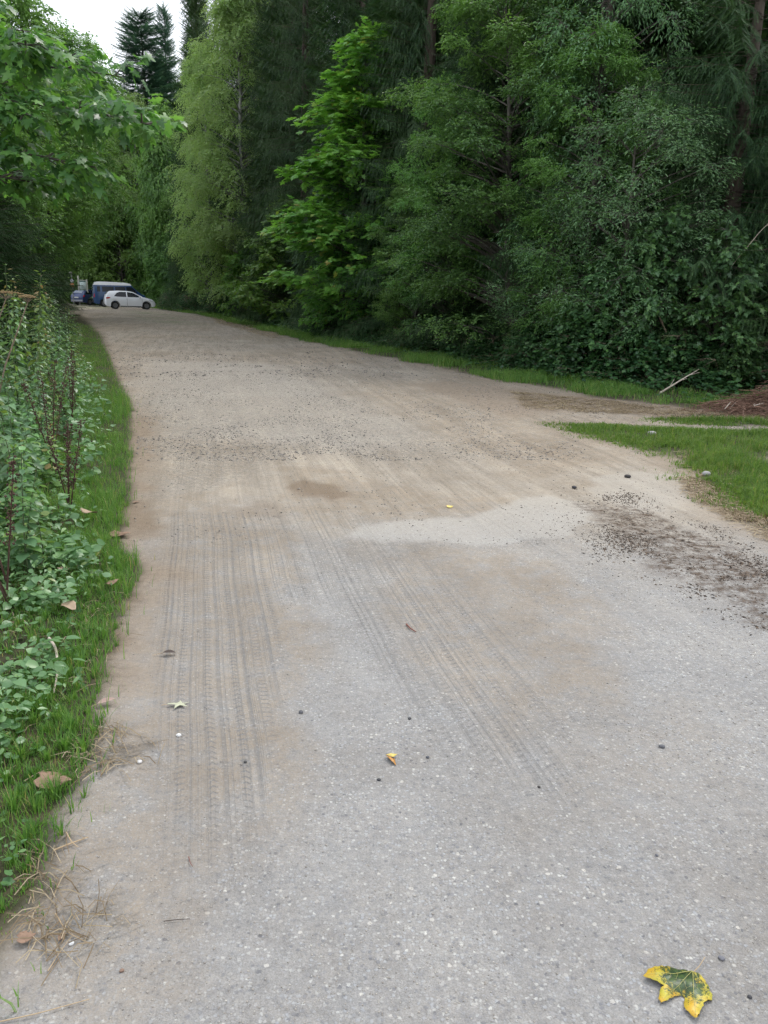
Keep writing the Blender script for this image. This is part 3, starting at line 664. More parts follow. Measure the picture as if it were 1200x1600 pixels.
for px, yt, hw, m, lab in ((722, 440, 42, .6, 'small shaded spruce at the foot of the lighter hornbeam'), (682, 450, 35, .5, 'small shaded spruce under the short dense hornbeam'), (780, 455, 40, .4, 'small shaded spruce below the big hornbeam trunk'), (520, 430, 35, .7, 'young spruce under the young bright maple'),
                      (622, 420, 40, .8, 'young spruce in the dark gap right of the young bright maple'), (835, 470, 40, .5, 'young spruce behind the smaller grey green sallow'), (380, 420, 28, .8, 'young spruce at the road edge below the pale birch'),
                      (325, 400, 30, .8, 'young spruce at the foot of the drooping spruce by the road'), (282, 400, 28, .4, 'young spruce just right of the white hatchback')):
    put('yspruce', lab, px, yt, hw, m, group='young spruces under the forest edge')
# broadleaf wall behind the cars
proto('linden_tree', '', 'tree', broadleaf(10, 4.2, .2, 170, 44, 8, .16, T_WIDE, .6, lambda t: np.clip(1.02-.9*t**2.2, .08, 1), .5, (0, 0), (.7, 1.5), .35, .5), FAR, 10, 4.2, 'linden')
for px, yt, hw, Y, lab in ((245, 330, 55, 86, 'dark broadleaf tree directly behind the white hatchback'), (195, 300, 60, 82, 'dark broadleaf tree directly behind the blue van'), (150, 330, 60, 88, 'dark broadleaf tree behind the information board'), (278, 350, 40, 77, 'dark broadleaf tree just right of the parked cars'), (105, 300, 60, 90, 'broadleaf tree behind the trail marker post'),
                      (215, 190, 62, 88, 'taller light green broadleaf tree above the roof of the blue van'), (165, 180, 55, 95, 'tall broadleaf tree far behind the information board'), (130, 235, 75, 86, 'leafy tree with a wide crown spreading above the blue van and the board'), (262, 165, 50, 80, 'tall broadleaf tree in front of the bluish spruces on the sky line'), (300, 400, 26, 66, 'low broadleaf tree on the road edge right of the white hatchback')): put('linden', lab, px, yt, hw, 0, Y)
# left background broadleaf trees
proto('ash_tree', '', 'tree', broadleaf(13, 4.0, 3.4, 190, 38, 9, .14, T_OV, .5, oval, .7, (3.6, 0), (.6, 1.3), .4, .55), FAR, 13, 4.0, 'ash')
for px, yt, hw, Y, rz, lab in ((48, 55, 105, 40, 0, 'tall leafy tree left of the sky gap, above the parked cars'), (0, 95, 110, 34, .3, 'tall leafy tree behind the overhanging maple branch'), (-60, -70, 120, 25, 0, 'leafy tree whose crown fills the upper left corner of the picture'),
                      (40, 190, 80, 50, .2, 'dark round-headed tree between the left spruce and the information board')): put('ash', lab, px, yt, hw, 0, Y, rz)
# near left spruces
proto('spruce_tree', '', 'tree', spruce(7.2, 2.5, .1, .22, 11, .09, .2, .4, power=.38), (M['spruce_dark'], M['bark']), 7.2, 2.5, 'dense')
put('dense', 'dense dark spruce at the left edge, its skirt reaching the weeds', -85, 130, 190, 0, 14)
put('dense', 'second dark spruce close behind the left edge spruce', -40, 150, 140, 0, 20)
put('dense', 'dark spruce filling the picture edge beside the weeds', -300, 60, 270, 0, 10)

# sycamore reaching in from the left
def overhang():
    t = thing('sycamore_tree', 'sycamore reaching in from the left with a big leafy branch over the weeds', 'tree', (-7.6, 9.6, zat(-7.6, 9.6)-.1))
    base = np.array(t.location); W, B = Bag(), Bag()
    W.add(*tube([(0, 0, -.2), (.05, 0, 2), (-.1, .1, 4.5), (0, 0, 8)], [.2, .16, .12, .04], 10))
    pos, dd = [], []
    def limb(p0, p1, r0, n, spread, lift=.3):
        p0, p1 = np.array(p0, float), np.array(p1, float); m = (p0+p1)/2+np.array([0, 0, lift]); s = np.linspace(0, 1, 9)[:, None]
        pts = (1-s)**2*p0+2*s*(1-s)*m+s*s*p1; W.add(*tube(pts, np.linspace(r0, .006, 9), 5))
        for i in range(n):
            q = rs.uniform(.22, 1)**.8; k = np.array([np.interp(q, s[:, 0], pts[:, j]) for j in range(3)])
            tg = nrm(p1-p0); sdv = np.cross(tg, [0, 0, 1]); L = spread*(1.15-q*.75)
            e = k + (sdv*rs.uniform(-1, 1) + tg*rs.uniform(.1, .7) + np.array([0, 0, rs.uniform(-.35, .28)]))*L
            W.add(*tube([k, (k+e)/2+np.array([0, 0, .05]), e], [.012, .008, .003], 4))
            for j in range(5):
                pos.append(k+(e-k)*rs.uniform(.35, 1)); dd.append(nrm(e-k+rs.normal(0, .3, 3)))
    o = base
    def loc(px, py, Y): return np.array(at_y(px, py, Y))-o
    limb((0, 0, 3.2), loc(236, 195, 9.3), .05, 34, 1.1, .45)
    limb((0, 0, 3.3), loc(190, 120, 9.9), .045, 30, 1.1, .5)
    limb((0, 0, 2.9), loc(150, 262, 9.0), .04, 30, .9, .3)
    limb((0, 0, 3.8), loc(60, 75, 9.2), .045, 30, 1.1, .5)
    limb((0, 0, 2.5), loc(80, 290, 9.8), .04, 22, .8, .3)
    limb((0, 0, 2.8), loc(40, 190, 8.8), .04, 26, 1.0, .3)
    limb((0, 0, 4.8), loc(-100, -40, 9.2), .05, 50, 1.6, .5)
    limb((0, 0, 5), (-2, 1, 6.5), .05, 40, 1.6, .5); limb((0, 0, 4), (-2, -2, 4.5), .05, 30, 1.6, .5)
    pos, dd = np.array(pos), np.array(dd); n = len(pos); nl = 4
    li = np.repeat(np.arange(n), nl); s = np.tile(np.linspace(.2, 1, nl), n); sg = np.tile([1, -1, 1, 0], n)
    D = dd[li]; D[:, 2] *= .5; D = nrm(D); H = nrm(np.cross(D, [0, 0, 1.])); m = len(li)
    lp = pos[li]+D*(s*.26)[:, None]+H*sg[:, None]*.05
    lx = nrm(D*.7+H*sg[:, None]*.8+np.array([0, 0, -.45])+rs.normal(0, .25, (m, 3)))
    ln = nrm(np.array([0, 0, 1.])+.3*D+rs.normal(0, .4, (m, 3)))
    V, Fc, rn = inst(T_MAPLE[0], T_MAPLE[1], lp, lx, ln, .128*rs.uniform(.6, 1.25, m), rs.uniform(0, .93, m)); B.add(V, Fc, rn)
    W.obj('trunk', M['bark_grey'], t, True); B.obj('crown', M['overhang'], t)
overhang()

# ------------------------------------------------------------------ shrubs of the forest edge
def shrub(r, h, n, leaf, tpl, mat, label, loc, name='bramble_bush', grp=None):
    return make_tree(name, label, 'bush', broadleaf(h, r, .08, n, 16, 7, leaf, tpl, .28, lambda t: np.sqrt(np.clip(1.02-t*t, 0, 1)), .6, (0, 0), (.2, .42), .3, .5, .3), (mat, M['dead']), loc, grp)
def shrubp(name, lab, n, leaf, tpl, r, h, fam):
    t = shrub(r, h, n, leaf, tpl, M['under'], lab, (0, 0, 0), name); DIM[t.name] = (h, r); DIM[fam] = (h, r); FAM[fam] = t; t['fam'] = fam
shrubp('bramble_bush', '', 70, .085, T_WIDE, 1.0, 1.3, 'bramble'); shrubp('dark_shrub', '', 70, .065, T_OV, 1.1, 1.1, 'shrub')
for px, yt, hw, m, lab in ((1010, 515, 75, .3, 'low bramble bush behind the grass strip left of the leaning dead branch'), (1090, 520, 70, .2, 'bramble bush right behind the leaning dead branch'), (1150, 540, 60, 0, 'bramble bush behind the brush pile'), (930, 500, 70, .4, 'bramble bush under the sallow willow'), (850, 500, 65, .3, 'bramble bush behind the grey dead shrub'), (1225, 500, 80, .1, 'bramble bush at the right picture edge beyond the brush pile'),
                      (1045, 470, 85, 1.2, 'taller bramble behind the front bramble bushes'), (1140, 460, 85, 1.1, 'tall bramble under the hanging spruce branch'), (775, 515, 50, .2, 'bramble bush on the grass bank below the big hornbeam')): put('bramble', lab, px, yt, hw, m)
for px, yt, hw, m, lab in ((380, 478, 22, -.2, 'dark shrub beside the bare straw-coloured bank'), (515, 478, 40, .2, 'dark shrub on the bank below the young bright maple'), (585, 490, 42, .2, 'dark shrub right below the young maple trunk'), (650, 500, 42, .2, 'dark shrub on the grass bank under the short hornbeam'), (715, 510, 42, .3, 'dark shrub beside the small shaded spruce'),
                      (350, 455, 32, .6, 'dark shrub at the foot of the pale birch'), (312, 450, 30, .6, 'dark shrub under the drooping roadside spruce'), (276, 452, 22, .4, 'dark shrub just right of the white hatchback bonnet'), (262, 458, 14, .8, 'dark shrub touching the white hatchback front'), (450, 475, 42, .4, 'dark shrub left of the low bluish maple')): put('shrub', lab, px, yt, hw, m)
def dead_shrub():
    t = stand(850, foot_y(850)-.2); B = Bag(); r_ = random.Random(5)
    for i in range(60):
        a = r_.uniform(0, 6.28); e = r_.uniform(.15, 1.2); L = r_.uniform(.5, 1.15); d = np.array([math.cos(a)*math.cos(e), math.sin(a)*math.cos(e), math.sin(e)])
        p0 = np.array([r_.uniform(-.3, .3), r_.uniform(-.2, .2), 0]); p1 = p0+d*L+np.array([0, 0, -.1*L])
        B.add(*tube([p0, (p0+p1)/2+np.array([0, 0, .12]), p1], [.008, .005, .002], 4))
        for k in range(7):
            s = r_.uniform(.3, 1); q = p0+(p1-p0)*s; q2 = q+np.array([r_.uniform(-1, 1), r_.uniform(-1, 1), r_.uniform(-.6, .7)])*.25
            B.add(*tube([q, (q+q2)/2+np.array([0, 0, .02]), q2], [.003, .002, .001], 3))
    o = B.obj('dead_shrub', M['bark_grey'], loc=t); tag(o, 'grey leafless dead shrub tangled on the bank behind the grass strip', 'bush')
dead_shrub()
def limb_on_ground(name, label, a, b, r0, mat, bend=.08, cat='branch', sub=3):
    a, b = np.array(a, float), np.array(b, float); B = Bag(); s = np.linspace(0, 1, 9)[:, None]
    pts = a+(b-a)*s+np.array([0, 0, bend])*np.sin(s*np.pi)+rs.normal(0, .012, (9, 3))*np.linalg.norm(b-a)*.3*np.sin(s*np.pi)
    B.add(*tube(pts, np.linspace(r0, r0*.35, 9), 7))
    for k in range(sub):
        q = pts[2+k*2]; e = q+nrm((b-a)+rs.normal(0, .8, 3)*np.linalg.norm(b-a))*np.linalg.norm(b-a)*.18; B.add(*tube([q, e], [r0*.4, r0*.15], 4))
    o = B.obj(name, mat, sm=True); return tag(o, label, cat)
xa, ya = at(1030, 618); A_ = (xa, ya, zat(xa, ya)+.03); YF = foot_y(1000)
limb_on_ground('dead_branch', 'pale bare dead branch leaning up out of the grass strip into the brambles', A_, at_y(1092, 577, ya+.5), .02, M['white_wood'], 0)
limb_on_ground('dead_branch', 'short broken dead stick poking up from the grey dead shrub', at_y(845, 588, foot_y(850)-.3), at_y(872, 556, foot_y(850)-.2), .018, M['white_wood'], .02)
limb_on_ground('thin_dead_tree', 'thin crooked dead trunk standing among the maple saplings', at_y(1045, 528, YF-.2), at_y(1003, 430, YF), .02, M['dead'], 0, 'dead tree')
limb_on_ground('slanting_dead_tree', 'pale slanting dead stick high on the right edge of the picture', at_y(1140, 420, YF-.6), at_y(1215, 335, YF-1), .009, M['white_wood'], .05, 'dead tree')

# brush pile
def brush():
    t = thing('brush_pile', 'heap of red brown conifer prunings and sticks on the grass at the right edge', 'brush pile', (*at(1188, 645), 0))
    ox, oy = t.location[:2]; t.location.z = zat(ox, oy); B, Wt = Bag(), Bag(); r_ = random.Random(8)
    for i in range(2200):
        u = r_.gauss(0, .42); v = r_.gauss(0, .28); top = (.36+.12*math.sin(u*7)+.08*math.sin(v*11))*math.exp(-(u/.62)**2-(v/.45)**2)
        z = r_.uniform(0, top)+.01; a = r_.uniform(0, 6.28); L = r_.uniform(.05, .3)*(2.4 if i % 12 == 0 else 1); r0 = .003 if i % 12 else .008
        d = np.array([math.cos(a), math.sin(a)*.6, r_.uniform(-.25, .3)])*L; p = np.array([u, v, z])
        B.add(*tube([p-d/2, p+np.array([0, 0, .02]), p+d/2], [r0, r0, r0*.5], 3))
    for i in range(7):
        u = r_.uniform(-.7, .8); v = r_.uniform(-.45, -.1); a = r_.uniform(-.6, 2.6); d = np.array([math.cos(a)*.8, .2, .5*abs(math.sin(a))])*r_.uniform(.12, .25); p = np.array([u, v, .05+r_.uniform(0, .15)])
        B.add(*tube([p-d/2, p, p+d/2], [.006, .012, .004], 4), mi=1)
    B.obj('sticks', [M['needle_litter'], M['white_wood']], t)
brush()

# ================================================================== LEFT VERGE
def ledge_x(y):                    # x of the left road edge at distance y
    E = E_LEFT[1:]; return np.interp(y, E[:, 1], E[:, 0])
# nettles
def nettle(h, n, leaf, mat=None, name='nettle_plant', tpl=T_OV):
    B, W = Bag(), Bag(); lean = rs.normal(0, .09, 2)*h
    s = np.linspace(0, 1, 7); pts = np.stack([lean[0]*s**1.5, lean[1]*s**1.5, s*h], 1); W.add(*tube(pts, np.linspace(.006, .002, 7), 4))
    P_, X_, S_ = [], [], []
    for i in range(n):
        q = .18+.82*i/(n-1); p = np.array([np.interp(q, s, pts[:, j]) for j in range(3)]); a0 = (i % 2)*1.57+rs.uniform(-.4, .4)
        for k in range(2):
            a = a0+k*np.pi; el = rs.uniform(-.55, .15) if q < .93 else .4
            d = np.array([np.cos(a)*np.cos(el), np.sin(a)*np.cos(el), np.sin(el)]); P_.append(p+d*.02); X_.append(d); S_.append(leaf*(1.15-.65*q**2)*rs.uniform(.75, 1.2))
    P_, X_, S_ = map(np.array, (P_, X_, S_)); m = len(P_)
    V, Fc, rn = inst(tpl[0], tpl[1], P_, X_, nrm(np.array([0, 0, 1.])+rs.normal(0, .3, (m, 3))), S_, rs.uniform(0, 1, m)); B.add(V, Fc, rn)
    t = thing(name, '', 'plant'); W.obj('stem', M['stem'], t); B.obj('foliage', mat or M['nettle'], t); return t
GN = 'stinging nettles and willowherb massed on the left verge'
NL = 'bluish green leafy weed stem in the dense bank of weeds on the left verge'
prot = [nettle(h, n, l, tpl=tp, mat=M['weed'] if h in (1.3, .5) else M['nettle']) for h, n, l, tp in ((1.15, 20, .11, T_NETTLE), (.95, 16, .12, T_NETTLE), (1.3, 30, .10, T_LANCE), (.75, 16, .09, T_HEART), (1.05, 18, .10, T_NETTLE), (.5, 14, .075, T_ROUND))]
used = set(); r_ = random.Random(4); cnt = 0
pts_n = []
while len(pts_n) < 285:
    y = 3.9+ (r_.random()**1.5)*21; x = ledge_x(y)-.42-.025*min(y, 10)-r_.random()**1.1*(2.6+.12*y)
    if x < -.52*y-1.0: continue
    pts_n.append((x, y))
for x, y in pts_n:
    dl = ledge_x(y)-x
    k = r_.choice((0, 1, 2, 4)) if dl > 1.0 and y > 5 else r_.choice((3, 5, 1) if dl > .7 else (5, 3))
    src = prot[k]
    o = src if k not in used else copy_tree(src); used.add(k)
    hs = 1.12 if dl > 1.2 else .85
    o.location = (x, y, zat(x, y)-.02); o.rotation_euler = (r_.uniform(-.1, .1), r_.uniform(-.05, .15), r_.uniform(0, 6.28)); f = r_.uniform(.75, 1.08)*hs; o.scale = (f*1.1, f*1.1, f)
    o.scale = (f*1.1, f*1.1, f*1.12); tag(o, NL, 'plant', GN)
# dead dock stalks
def dock(px, py, Y, h, label):
    x, y, z = at_y(px, py, Y); z = zat(x, y); W, B = Bag(), Bag(); r2 = random.Random(px)
    for b in range(4):
        lean = np.array([r2.uniform(-.28, .28), r2.uniform(-.2, .2)])*h; p0 = np.array([0, 0, h*.25*b/5]); p1 = np.array([lean[0], lean[1], h*r2.uniform(.75, 1)])
        W.add(*tube([p0, (p0+p1)/2, p1], [.006, .004, .002], 4))
        for i in range(110):
            q = r2.uniform(.3, 1); p = p0+(p1-p0)*q+np.array([r2.gauss(0, .014), r2.gauss(0, .014), r2.gauss(0, .01)]); s = r2.uniform(.004, .009)
            V = np.array([(s, 0, 0), (-s, 0, 0), (0, s, 0), (0, -s, 0), (0, 0, s), (0, 0, -s)])+p
            B.add(V, np.array([(0, 2, 4), (2, 1, 4), (1, 3, 4), (3, 0, 4), (2, 0, 5), (1, 2, 5), (3, 1, 5), (0, 3, 5)]))
    t = thing('dead_dock_plant', label, 'plant', (x, y, z)); W.obj('stem', M['dock'], t); B.obj('seed_head', M['dock'], t)
for a in ((4, 860, 3.6, .95, 'tall dead red brown dock stalk at the left picture edge, nearest of the docks'), (105, 760, 5.3, .75, 'dead brown dock stalk standing above the yellow spotted leaves in the weeds'), (78, 700, 6.4, 1.0, 'dead brown dock stalk in the middle of the weeds'), (112, 660, 8.0, .95, 'farthest dead brown dock stalk, near the bend of the weeds')): dock(*a)
# dry hogweed
def hogweed(px, py, Y, R_, label):
    top = np.array(at_y(px, py, Y)); b = np.array([top[0]-.55, top[1]+.05, 0]); b[2] = zat(b[0], b[1]); W, B = Bag(), Bag(); H = top-b
    W.add(*tube([(0, 0, 0), H*.5+np.array([-.03, 0, 0]), H-np.array([0, 0, .07])], [.011, .008, .005], 6))
    for i in range(22):
        a = i*2.4; rr = R_*math.sqrt((i+.5)/22); e = H+np.array([math.cos(a)*rr, math.sin(a)*rr, -.02*(rr/R_)**2])
        W.add(*tube([H-np.array([0, 0, .07]), e], [.002, .0012], 3))
        for k in range(16):
            p = e+np.array([rs.normal(0, .011), rs.normal(0, .011), abs(rs.normal(0, .006))]); s = .005
            V = np.array([(s, 0, 0), (-s, 0, 0), (0, s, 0), (0, -s, 0), (0, 0, s), (0, 0, -s)])+p
            B.add(V, np.array([(0, 2, 4), (2, 1, 4), (1, 3, 4), (3, 0, 4), (2, 0, 5), (1, 2, 5), (3, 1, 5), (0, 3, 5)]))
    t = thing('dry_hogweed', label, 'plant', tuple(b)); W.obj('stem', M['dead'], t); B.obj('flower_head', M['dry_umbel'], t)
hogweed(8, 456, 8.2, .16, 'dry hogweed with a flat yellow brown seed head at the left picture edge')
hogweed(42, 462, 8.0, .07, 'thin dry hogweed stem with a small sparse head beside the yellow brown one')

# ------------------------------------------------------------------ grass (uncountable)
def blades(pts, hmin, hmax, wd, seed, mat, name, label, lean=.5):
    rg = np.random.RandomState(seed); n = len(pts); x, y = pts[:, 0], pts[:, 1]; z = zh(x, y)-.004
    a = rg.uniform(0, 2*np.pi, n)
    tf = rg.uniform(0, 1, n) < .6; cl_ = .085; qx, qy = np.floor(x/cl_), np.floor(y/cl_); tx, ty = (qx+.2+.6*vhash(qx, qy, 5))*cl_, (qy+.2+.6*vhash(qx, qy, 6))*cl_
    rr_ = .016*np.abs(rg.normal(0, 1, n)); x = np.where(tf, tx+np.cos(a)*rr_, x); y = np.where(tf, ty+np.sin(a)*rr_, y); z = zh(x, y)-.004
    L = rg.uniform(hmin, hmax, n)*pts[:, 2]*np.where(tf, .7+.6*vhash(qx, qy, 7), 1); ln = rg.uniform(.15, 1, n)*lean*1.3; wv = wd*rg.uniform(.7, 1.3, n)
    dx, dy = np.cos(a), np.sin(a); sx, sy = -dy, dx
    rows = []
    for q, ww in ((0, 1), (.4, .85), (.75, .5), (1, 0)):
        hx = L*ln*q*q; hz = L*(q-.35*ln*q*q)
        cxx, cyy, czz = x+dx*hx, y+dy*hx, z+hz
        if ww: rows += [np.stack([cxx+sx*wv*ww/2, cyy+sy*wv*ww/2, czz], 1), np.stack([cxx-sx*wv*ww/2, cyy-sy*wv*ww/2, czz], 1)]
        else: rows += [np.stack([cxx, cyy, czz], 1)]
    V = np.stack(rows, 1).reshape(-1, 3); b = np.arange(n)[:, None]*7
    Q = np.concatenate([b+np.array([[0, 1, 3, 2]]), b+np.array([[2, 3, 5, 4]])]); Tq = b+np.array([[4, 5, 6]])
    rn = rg.uniform(0, 1, n); rn = np.clip(rn*.55+.15*vhash(qx, qy, 9)+.30*pts[:, 3], 0, 1); rn = np.where(rg.uniform(0, 1, n) < .05, rg.uniform(.88, 1, n), rn)
    o = link(name, mesh_np(name, V, [Q, Tq], mat, np.concatenate([rn, rn, rn]))); return tag(o, label, 'grass' , kind='stuff')
def sample(n, fx, fy, test, seed):
    rg = np.random.RandomState(seed); X, Y = fx(rg, n), fy(rg, n); k = test(X, Y, rg); return X[k], Y[k], rg
def clumped(X, Y, f=2.2, s=71, lo=.35, hi=.55): return smooth(lo, hi, fbm(X*f, Y*f, s, 3))
# left verge
def L_test(X, Y, rg):
    X[:] = .25-(.9+.62*Y)*(-X)
    d = -sd(POLY_L, X+ (fbm(X*4, Y*4, 25, 3)-.5)*.12, Y); dens = np.where(d > 0, 1, 0)*np.clip(1.3-d/(.30+.13*Y), .12, 1)*(.25+.75*clumped(X, Y))
    dens = dens*(.35+.65*smooth(0, .15, d))+.006*(d > -.12)*(d <= 0)*clumped(X, Y, 6)
    return rg.uniform(0, 1, len(X)) < dens
X, Y, rg = sample(900000, lambda r, n: r.uniform(-1, .0, n), lambda r, n: 1.05+34*r.uniform(0, 1, n)**2.7, L_test, 1)
pt = np.stack([X, Y, (.5+.55*clumped(X, Y, 3, 77))*(.55+.45*smooth(1.6, 3.2, Y))+.25*smooth(3, 6, Y), fbm(X*2, Y*2, 81)], 1)
sel = rg.permutation(len(pt))[:190000]
blades(pt[sel], .045, .12, .0036, 2, M['grass'], 'verge_grass', 'green grass along the left road edge')
# right tongue, strip, bank
def RT(X, Y, rg):
    d = np.maximum(-sd(POLY_T, X, Y), -sd(POLY_T2, X, Y))-ragT(X, Y); dens = (d > -.25)*smooth(-.25, .5, d)*(.1+.9*clumped(X, Y, 1.8, 91, .40, .58)); return rg.uniform(0, 1, len(X)) < dens
X, Y, rg = sample(520000, lambda r, n: r.uniform(1.8, 7.5, n), lambda r, n: r.uniform(5.5, 11, n), RT, 3)
pt = np.stack([X, Y, .45+.9*smooth(0, .7, np.maximum(-sd(POLY_T, X, Y), -sd(POLY_T2, X, Y)))*(.15+1.5*fbm(X*1.6, Y*1.6, 93)), fbm(X*1.3, Y*1.3, 95)], 1)
sel = rg.permutation(len(pt))[:110000]; blades(pt[sel], .035, .12, .006, 4, M['grass'], 'tongue_grass', 'bright grass tongue between the road and the side track on the right')
def RS(X, Y, rg):
    d = -sd(POLY_R, X, Y)-.8*(fbm(X*1.8, Y*1.8, 143, 3)-.5); wd = .9+.4*fbm(X*.6, Y*.6, 97)
    dens = smooth(-.12, .25, d)*smooth(wd+.9, wd-.1, d)*(.08+.92*clumped(X, Y, 1.2, 99, .38, .58)); return rg.uniform(0, 1, len(X)) < dens
def strip_pts(n, seed):
    rg = np.random.RandomState(seed); E = E_RIGHT[1:]; d = np.hypot(*np.diff(E, axis=0).T); wgt = d/(np.hypot(*E[:-1].T)+np.hypot(*E[1:].T))**1.0
    i = rg.choice(len(d), n, p=wgt/wgt.sum()); f = rg.uniform(0, 1, n)[:, None]; p = E[i]*(1-f)+E[i+1]*f+np.stack([rg.uniform(-.3, 3.2, n), rg.uniform(-.3, 2.6, n)], 1)
    k = RS(p[:, 0], p[:, 1], rg); return p[k], rg
p, rg = strip_pts(420000, 5)
pt = np.stack([p[:, 0], p[:, 1], .3+1.1*fbm(p[:, 0]*1.5, p[:, 1]*1.5, 98)+.012*p[:, 1], fbm(p[:, 0], p[:, 1], 96)*.9], 1)[:120000]
blades(pt, .06, .17, .008, 6, M['grass'], 'bank_grass', 'strip of grass along the foot of the forest on the right')
# straw fringes
def fr(n, seed, poly_px, jit=.05):
    rg = np.random.RandomState(seed); P_ = np.array([at(*q) for q in poly_px]); lo_, hi_ = P_.min(0), P_.max(0)
    X, Y = rg.uniform(lo_[0], hi_[0], n), rg.uniform(lo_[1], hi_[1], n); k = (sd(P_, X, Y) < 0) & (rg.uniform(0, 1, n) < .15+.85*clumped(X, Y, 5, seed, .4, .6)); return np.stack([X[k], Y[k]], 1)
st = [fr(550, 11, [(60, 1330), (110, 1290), (185, 1430), (160, 1500), (70, 1500), (40, 1440)]), fr(1500, 12, [(20, 900), (150, 850), (215, 900), (150, 1120), (90, 1240), (0, 1300)]),
      fr(6000, 13, [(1075, 745), (1130, 770), (1200, 815), (1210, 850), (1120, 800), (1070, 770)]), fr(350, 14, [(130, 1130), (230, 1150), (250, 1200), (120, 1210)]), fr(14000, 15, [(800, 612), (1080, 640), (1200, 650), (1200, 662), (1000, 650), (820, 640)]),
      fr(30000, 16, [(330, 494), (380, 500), (440, 520), (430, 530), (340, 505)]), fr(3000, 17, [(1060, 700), (1200, 730), (1200, 830), (1110, 790)])]
st = np.vstack(st); pt = np.concatenate([st, rg.uniform(.6, 1.2, (len(st), 1)), rg.uniform(0, 1, (len(st), 1))], 1)
def straw():
    rg = np.random.RandomState(9); n = len(pt); x, y = pt[:, 0], pt[:, 1]; z = zh(x, y); L = rg.uniform(.03, .12, n)*(1+.04*y); a = rg.uniform(0, 6.28, n); wv = .0007+.00028*y
    rows = []; bend = rg.normal(0, .35, n)
    for q in (0, .5, 1):
        cx_, cy_ = x+np.cos(a+bend*q)*L*q, y+np.sin(a+bend*q)*L*q; cz_ = z+.004+.012*np.sin(q*np.pi)+rg.uniform(0, .012, n)*q
        rows += [np.stack([cx_-np.sin(a)*wv, cy_+np.cos(a)*wv, cz_], 1), np.stack([cx_+np.sin(a)*wv, cy_-np.cos(a)*wv, cz_+.0015], 1)]
    V = np.stack(rows, 1).reshape(-1, 3); b = np.arange(n)[:, None]*6; rn = rg.uniform(0, 1, n)
    tag(link('straw_litter', mesh_np('straw', V, [np.concatenate([b+np.array([[0, 1, 3, 2]]), b+np.array([[2, 3, 5, 4]])])], M['straw'], np.concatenate([rn, rn]))), 'dry straw and dead grass blades lying along the road edges', 'straw', kind='stuff')
straw()
# ground cover leaves on the left
def ground_cover():
    rg = np.random.RandomState(21); n = 160000; Y = 1.2+15*rg.uniform(0, 1, n)**2.0; X = .1-(.9+.6*Y)*rg.uniform(0, 1, n)
    d = -sd(POLY_L, X, Y); cl = clumped(X, Y, 3.5, 101, .42, .58)
    dens = smooth(0, 1, (d-(.02+.016*Y*smooth(3, 5, Y)))/(.28+.015*Y))*(.14+.86*cl)*(.45+.55*smooth(.2, .8, d)); k = (rg.uniform(0, 1, n) < dens) & (X > -.55*Y-.6); X, Y, cl = X[k][:34000], Y[k][:34000], cl[k][:34000]; n = len(X)
    h = rg.uniform(.01, .11, n)*(.4+cl)*(.45+.55*smooth(1.8, 3.5, Y))*(1+.9*smooth(3.5, 6, Y)); P_ = np.stack([X, Y, zh(X, Y)+h], 1); a = rg.uniform(0, 6.28, n)
    D = np.stack([np.cos(a), np.sin(a), rg.uniform(-.35, .1, n)], 1); sz = rg.uniform(.025, .075, n)*(1+.3*smooth(3, 6, Y)); B = Bag()
    kind = (fbm(X*2.3, Y*2.3, 131, 3)*7+rg.uniform(0, 1.2, n)).astype(int) % 4
    sz = rg.uniform(.018, .05, n)*np.where(kind == 0, 1.35, 1)*(.6+.4*smooth(1.6, 3, Y)+.5*smooth(3, 6, Y)); NN = nrm(np.array([0, -.15, 1.])+rg.normal(0, .38, (n, 3)))
    for k_, T_ in enumerate((T_HEART, T_ROUND, T_NETTLE, T_LANCE)):
        q = kind == k_; V, Fc, rn = inst(T_[0], T_[1], P_[q], D[q], NN[q], sz[q], np.clip(rg.uniform(0, 1, q.sum())*.8+.07*k_, 0, 1)); B.add(V, Fc, rn)
    o = B.obj('ground_cover', M['cover']); tag(o, 'low broad-leaved ground cover between the weeds and the left grass edge', 'ground cover', kind='stuff')
ground_cover()
# leafy litter under the forest edge
EF = np.array([[16, 3], [11, 8]] + [list(p) for p in E_RIGHT[1:15]])
def under_cover():
    rg = np.random.RandomState(22); p, _ = None, None
    E = np.array(EF); d = np.hypot(*np.diff(E, axis=0).T); wgt = d/(np.hypot(*E[:-1].T)+4); n = 60000; i = rg.choice(len(d), n, p=wgt/wgt.sum()); f = rg.uniform(0, 1, n)[:, None]
    q = E[i]*(1-f)+E[i+1]*f+np.stack([rg.uniform(0, 4.5, n), rg.uniform(0, 4.5, n)], 1); X, Y = q[:, 0], q[:, 1]; dd = -sd(POLY_R, X, Y)
    k = rg.uniform(0, 1, n) < smooth(.5, 1.4, dd)*(.15+.85*clumped(X, Y, 1.8, 103, .35, .55)); X, Y, dd = X[k][:30000], Y[k][:30000], dd[k][:30000]; n = len(X)
    h = rg.uniform(.03, .4, n)*smooth(.5, 2.2, dd)+.03; a = rg.uniform(0, 6.28, n); D = np.stack([np.cos(a), np.sin(a), rg.uniform(-.4, .1, n)], 1); B = Bag()
    V, Fc, rn = inst(T_WIDE[0], T_WIDE[1], np.stack([X, Y, zh(X, Y)+h], 1), D, nrm(np.array([0, -.2, 1.])+rg.normal(0, .3, (n, 3))), rg.uniform(.05, .12, n), rg.uniform(0, 1, n)); B.add(V, Fc, rn)
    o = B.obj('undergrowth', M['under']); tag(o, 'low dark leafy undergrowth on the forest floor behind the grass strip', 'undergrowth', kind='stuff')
under_cover()
